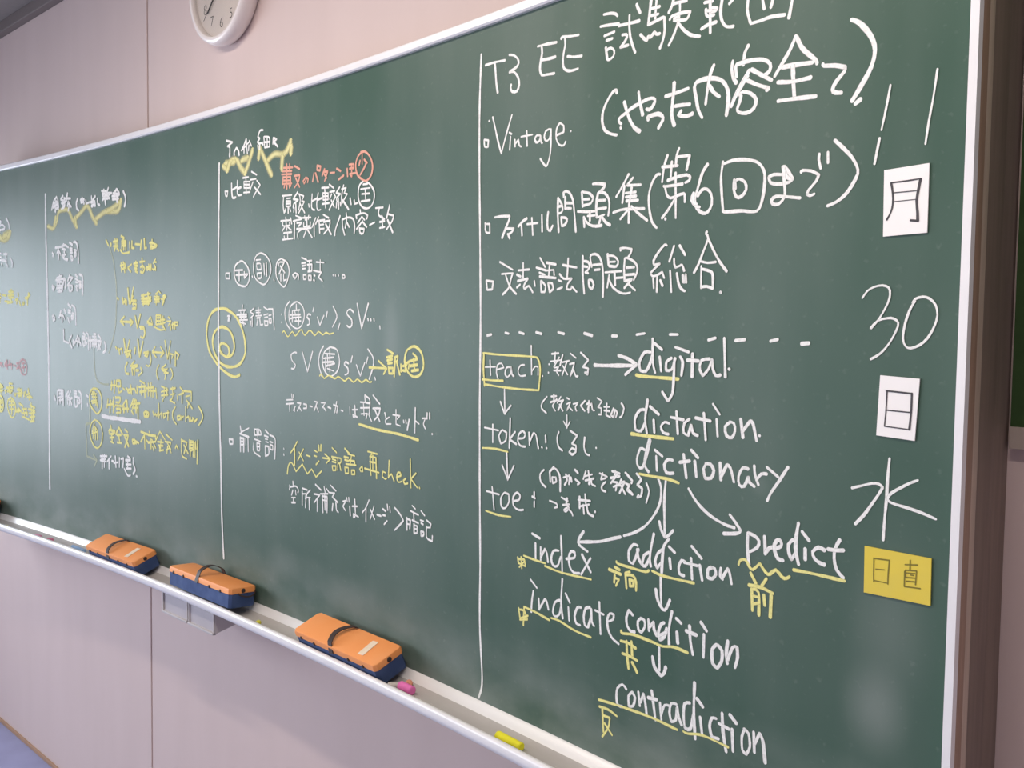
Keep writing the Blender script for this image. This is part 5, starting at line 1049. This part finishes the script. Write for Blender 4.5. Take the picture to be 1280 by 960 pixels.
stick(-1.320, .055, .012, .0056, .8, (.90, .85, .66), 'cream chalk stub near the left picture edge')
stick(-.815, .044, .085, .0060, .0, (.35, .52, .78), 'blue chalk stick just left of the far eraser')
stick(-.850, .064, .070, .0062, .0, (.90, .92, .95), 'white chalk stick in front of the blue one')
stick(-.745, .062, .024, .0056, .0, (.55, .68, .88), 'pale blue chalk piece touching the far eraser')
# loose crumbs of chalk
rnd = random.Random(4); bm = bmesh.new()
for k in range(70):
    s = rnd.choice([.84, .86, .3, .14, 1.2, -.9, .8])+rnd.gauss(0, .03); e = rnd.uniform(.045, .062); q = rnd.uniform(.0006, .0017)
    c = Vector(bp(s, -.0203+q*.5, e)); vs = [bm.verts.new(c+Vector(d)*q*rnd.uniform(.6, 1.3)) for d in ((1, 0, -.5), (-.5, .9, -.5), (-.5, -.9, -.5), (0, 0, .6))]
    for f in ((0, 1, 2), (0, 3, 1), (1, 3, 2), (2, 3, 0)): bm.faces.new([vs[i] for i in f])
obj('chalk_crumbs', bm, chalk_stick('crumb_chalk', (.88, .86, .78)), label='scattered tiny crumbs of chalk in the tray', category='chalk dust', kind='stuff')

# ------------------------------------------------------------------ drawers below the tray
r = empty('drawer_unit', (-2.17, 1.13, .90), label='pair of small grey drawers hanging below the chalk tray', category='drawer')
def loc(bm): bmesh.ops.translate(bm, vec=(2.17, -1.13, -.90), verts=bm.verts); return bm
x0, xm, x1, zb_, zt = -2.405, -2.263, -2.130, .846, .9035
bm = bmesh.new()                                   # case: the side tapers up towards the wall
def prism(bm, xa, xb, pr):
    A = [bm.verts.new((xa, y, z)) for y, z in pr]; B = [bm.verts.new((xb, y, z)) for y, z in pr]
    bm.faces.new(A); bm.faces.new(B[::-1])
    for i in range(len(pr)): bm.faces.new((A[i], B[i], B[(i+1) % len(pr)], A[(i+1) % len(pr)]))
for xa, xb in ((x0-.002, x0), (xm-.002, xm+.002), (x1, x1+.002)):
    prism(bm, xa, xb, [(1.134, zb_+.003), (1.134, zt), (1.259, zt), (1.259, .885), (1.235, .874)])
box(bm, x0, x1, 1.134, 1.259, zt-.002, zt)
obj('case', loc(bm), M_DRAWER, r)
for xa, xb in ((x0+.001, xm-.003), (xm+.003, x1-.001)):
    bm = bmesh.new(); box(bm, xa+.004, xb-.004, 1.1345, 1.1365, zb_+.006, zt-.004)
    prism(bm, xa+.003, xb-.003, [(1.1365, zb_+.006), (1.1365, zt-.010), (1.24, zt-.010), (1.235, .878)])
    d = obj('drawer', loc(bm), M_DRAWERI, r)
    bm = bmesh.new()                               # raised rim round the front, deeper at the foot to pull by
    box(bm, xa, xb, 1.128, 1.138, zb_, zb_+.006, bev=.0015); box(bm, xa, xb, 1.131, 1.138, zt-.006, zt-.001, bev=.0015)
    box(bm, xa, xa+.003, 1.131, 1.138, zb_, zt-.001); box(bm, xb-.003, xb, 1.131, 1.138, zb_, zt-.001)
    obj('drawer_rim', loc(bm), M_DRAWER, d, smooth=True)

# ------------------------------------------------------------------ wall clock
cl = empty('wall_clock', (-2.266, WY, 2.460), (PI/2, 0, 0), label='round white wall clock above the blackboard', category='clock')
bm = bmesh.new(); lathe(bm, [(0, .001), (.140, .001), (.146, .008), (.150, .020), (.150, .032), (.147, .041), (.141, .0455), (.136, .0465), (.132, .045), (.1295, .040), (.1285, .030)], 96)
obj('case', bm, M_WHITE, cl, smooth=True)
bm = bmesh.new(); lathe(bm, [(0, .030), (.129, .030)], 96); obj('dial', bm, M_DIAL, cl)
for k in range(1, 13):
    cu = bpy.data.curves.new('numeral', 'FONT'); cu.body = str(k); cu.size = .036; cu.align_x = 'CENTER'; cu.align_y = 'CENTER'; cu.offset = -.0006
    t = bpy.data.objects.new('numeral_text', cu); COL.objects.link(t)
    me = bpy.data.meshes.new_from_object(t.evaluated_get(bpy.context.evaluated_depsgraph_get())); bpy.data.objects.remove(t); bpy.data.curves.remove(cu)
    me.materials.clear(); me.materials.append(M_INK)
    o = bpy.data.objects.new('numeral', me); COL.objects.link(o); o.parent = cl
    a = PI/2-2*PI*k/12; o.location = (.096*math.cos(a), .096*math.sin(a), .0306)
def hand(name, deg, ln, wd, z, back=.02):
    bm = bx(-wd/2, wd/2, -back, ln, z, z+.0012, bev=.0003, seg=1)
    bmesh.ops.rotate(bm, verts=bm.verts, matrix=Matrix.Rotation(-math.radians(deg), 3, 'Z')); obj(name, bm, M_INK, cl)
hand('minute_hand', 227, .088, .0035, .0335); hand('hour_hand', 318, .055, .005, .0318); hand('second_hand', 227, .112, .0010, .0352)
mg, N, L = nt('clock_glass'); out = N['Material Output']; g = N.new('ShaderNodeBsdfGlossy'); g.inputs['Roughness'].default_value = .03
tr = N.new('ShaderNodeBsdfTransparent'); fr = N.new('ShaderNodeFresnel'); fr.inputs[0].default_value = 1.5; mx = N.new('ShaderNodeMixShader')
L.new(fr.outputs[0], mx.inputs[0]); L.new(tr.outputs[0], mx.inputs[1]); L.new(g.outputs[0], mx.inputs[2]); L.new(mx.outputs[0], out.inputs['Surface'])
bm = bmesh.new(); lathe(bm, [(0, .046), (.04, .0455), (.08, .0435), (.112, .0415), (.1305, .0395)], 96); obj('cover_glass', bm, mg, cl, smooth=True)

# ------------------------------------------------------------------ notice board beyond the right end
nb = empty('notice_board', (.6, WY, 1.48), label='dark green notice board with a beige lower rail, right of the blackboard', category='notice board')
def nloc(bm): bmesh.ops.translate(bm, vec=(-.6, -WY, -1.48), verts=bm.verts); return bm
obj('panel', nloc(bx(-.386, 1.8, WY-.010, WY-.0005, 1.489, 2.5)), M_GREEN, nb)
obj('lower_rail', nloc(bx(-.386, 1.8, WY-.014, WY-.0005, 1.462, 1.489, bev=.001)), mat('beige_rail', (.46, .39, .34), .5, noise=.2, nscale=12), nb)
obj('upper_rail', nloc(bx(-.386, 1.8, WY-.014, WY-.0005, 2.5, 2.527, bev=.001)), M_WOODL, nb)
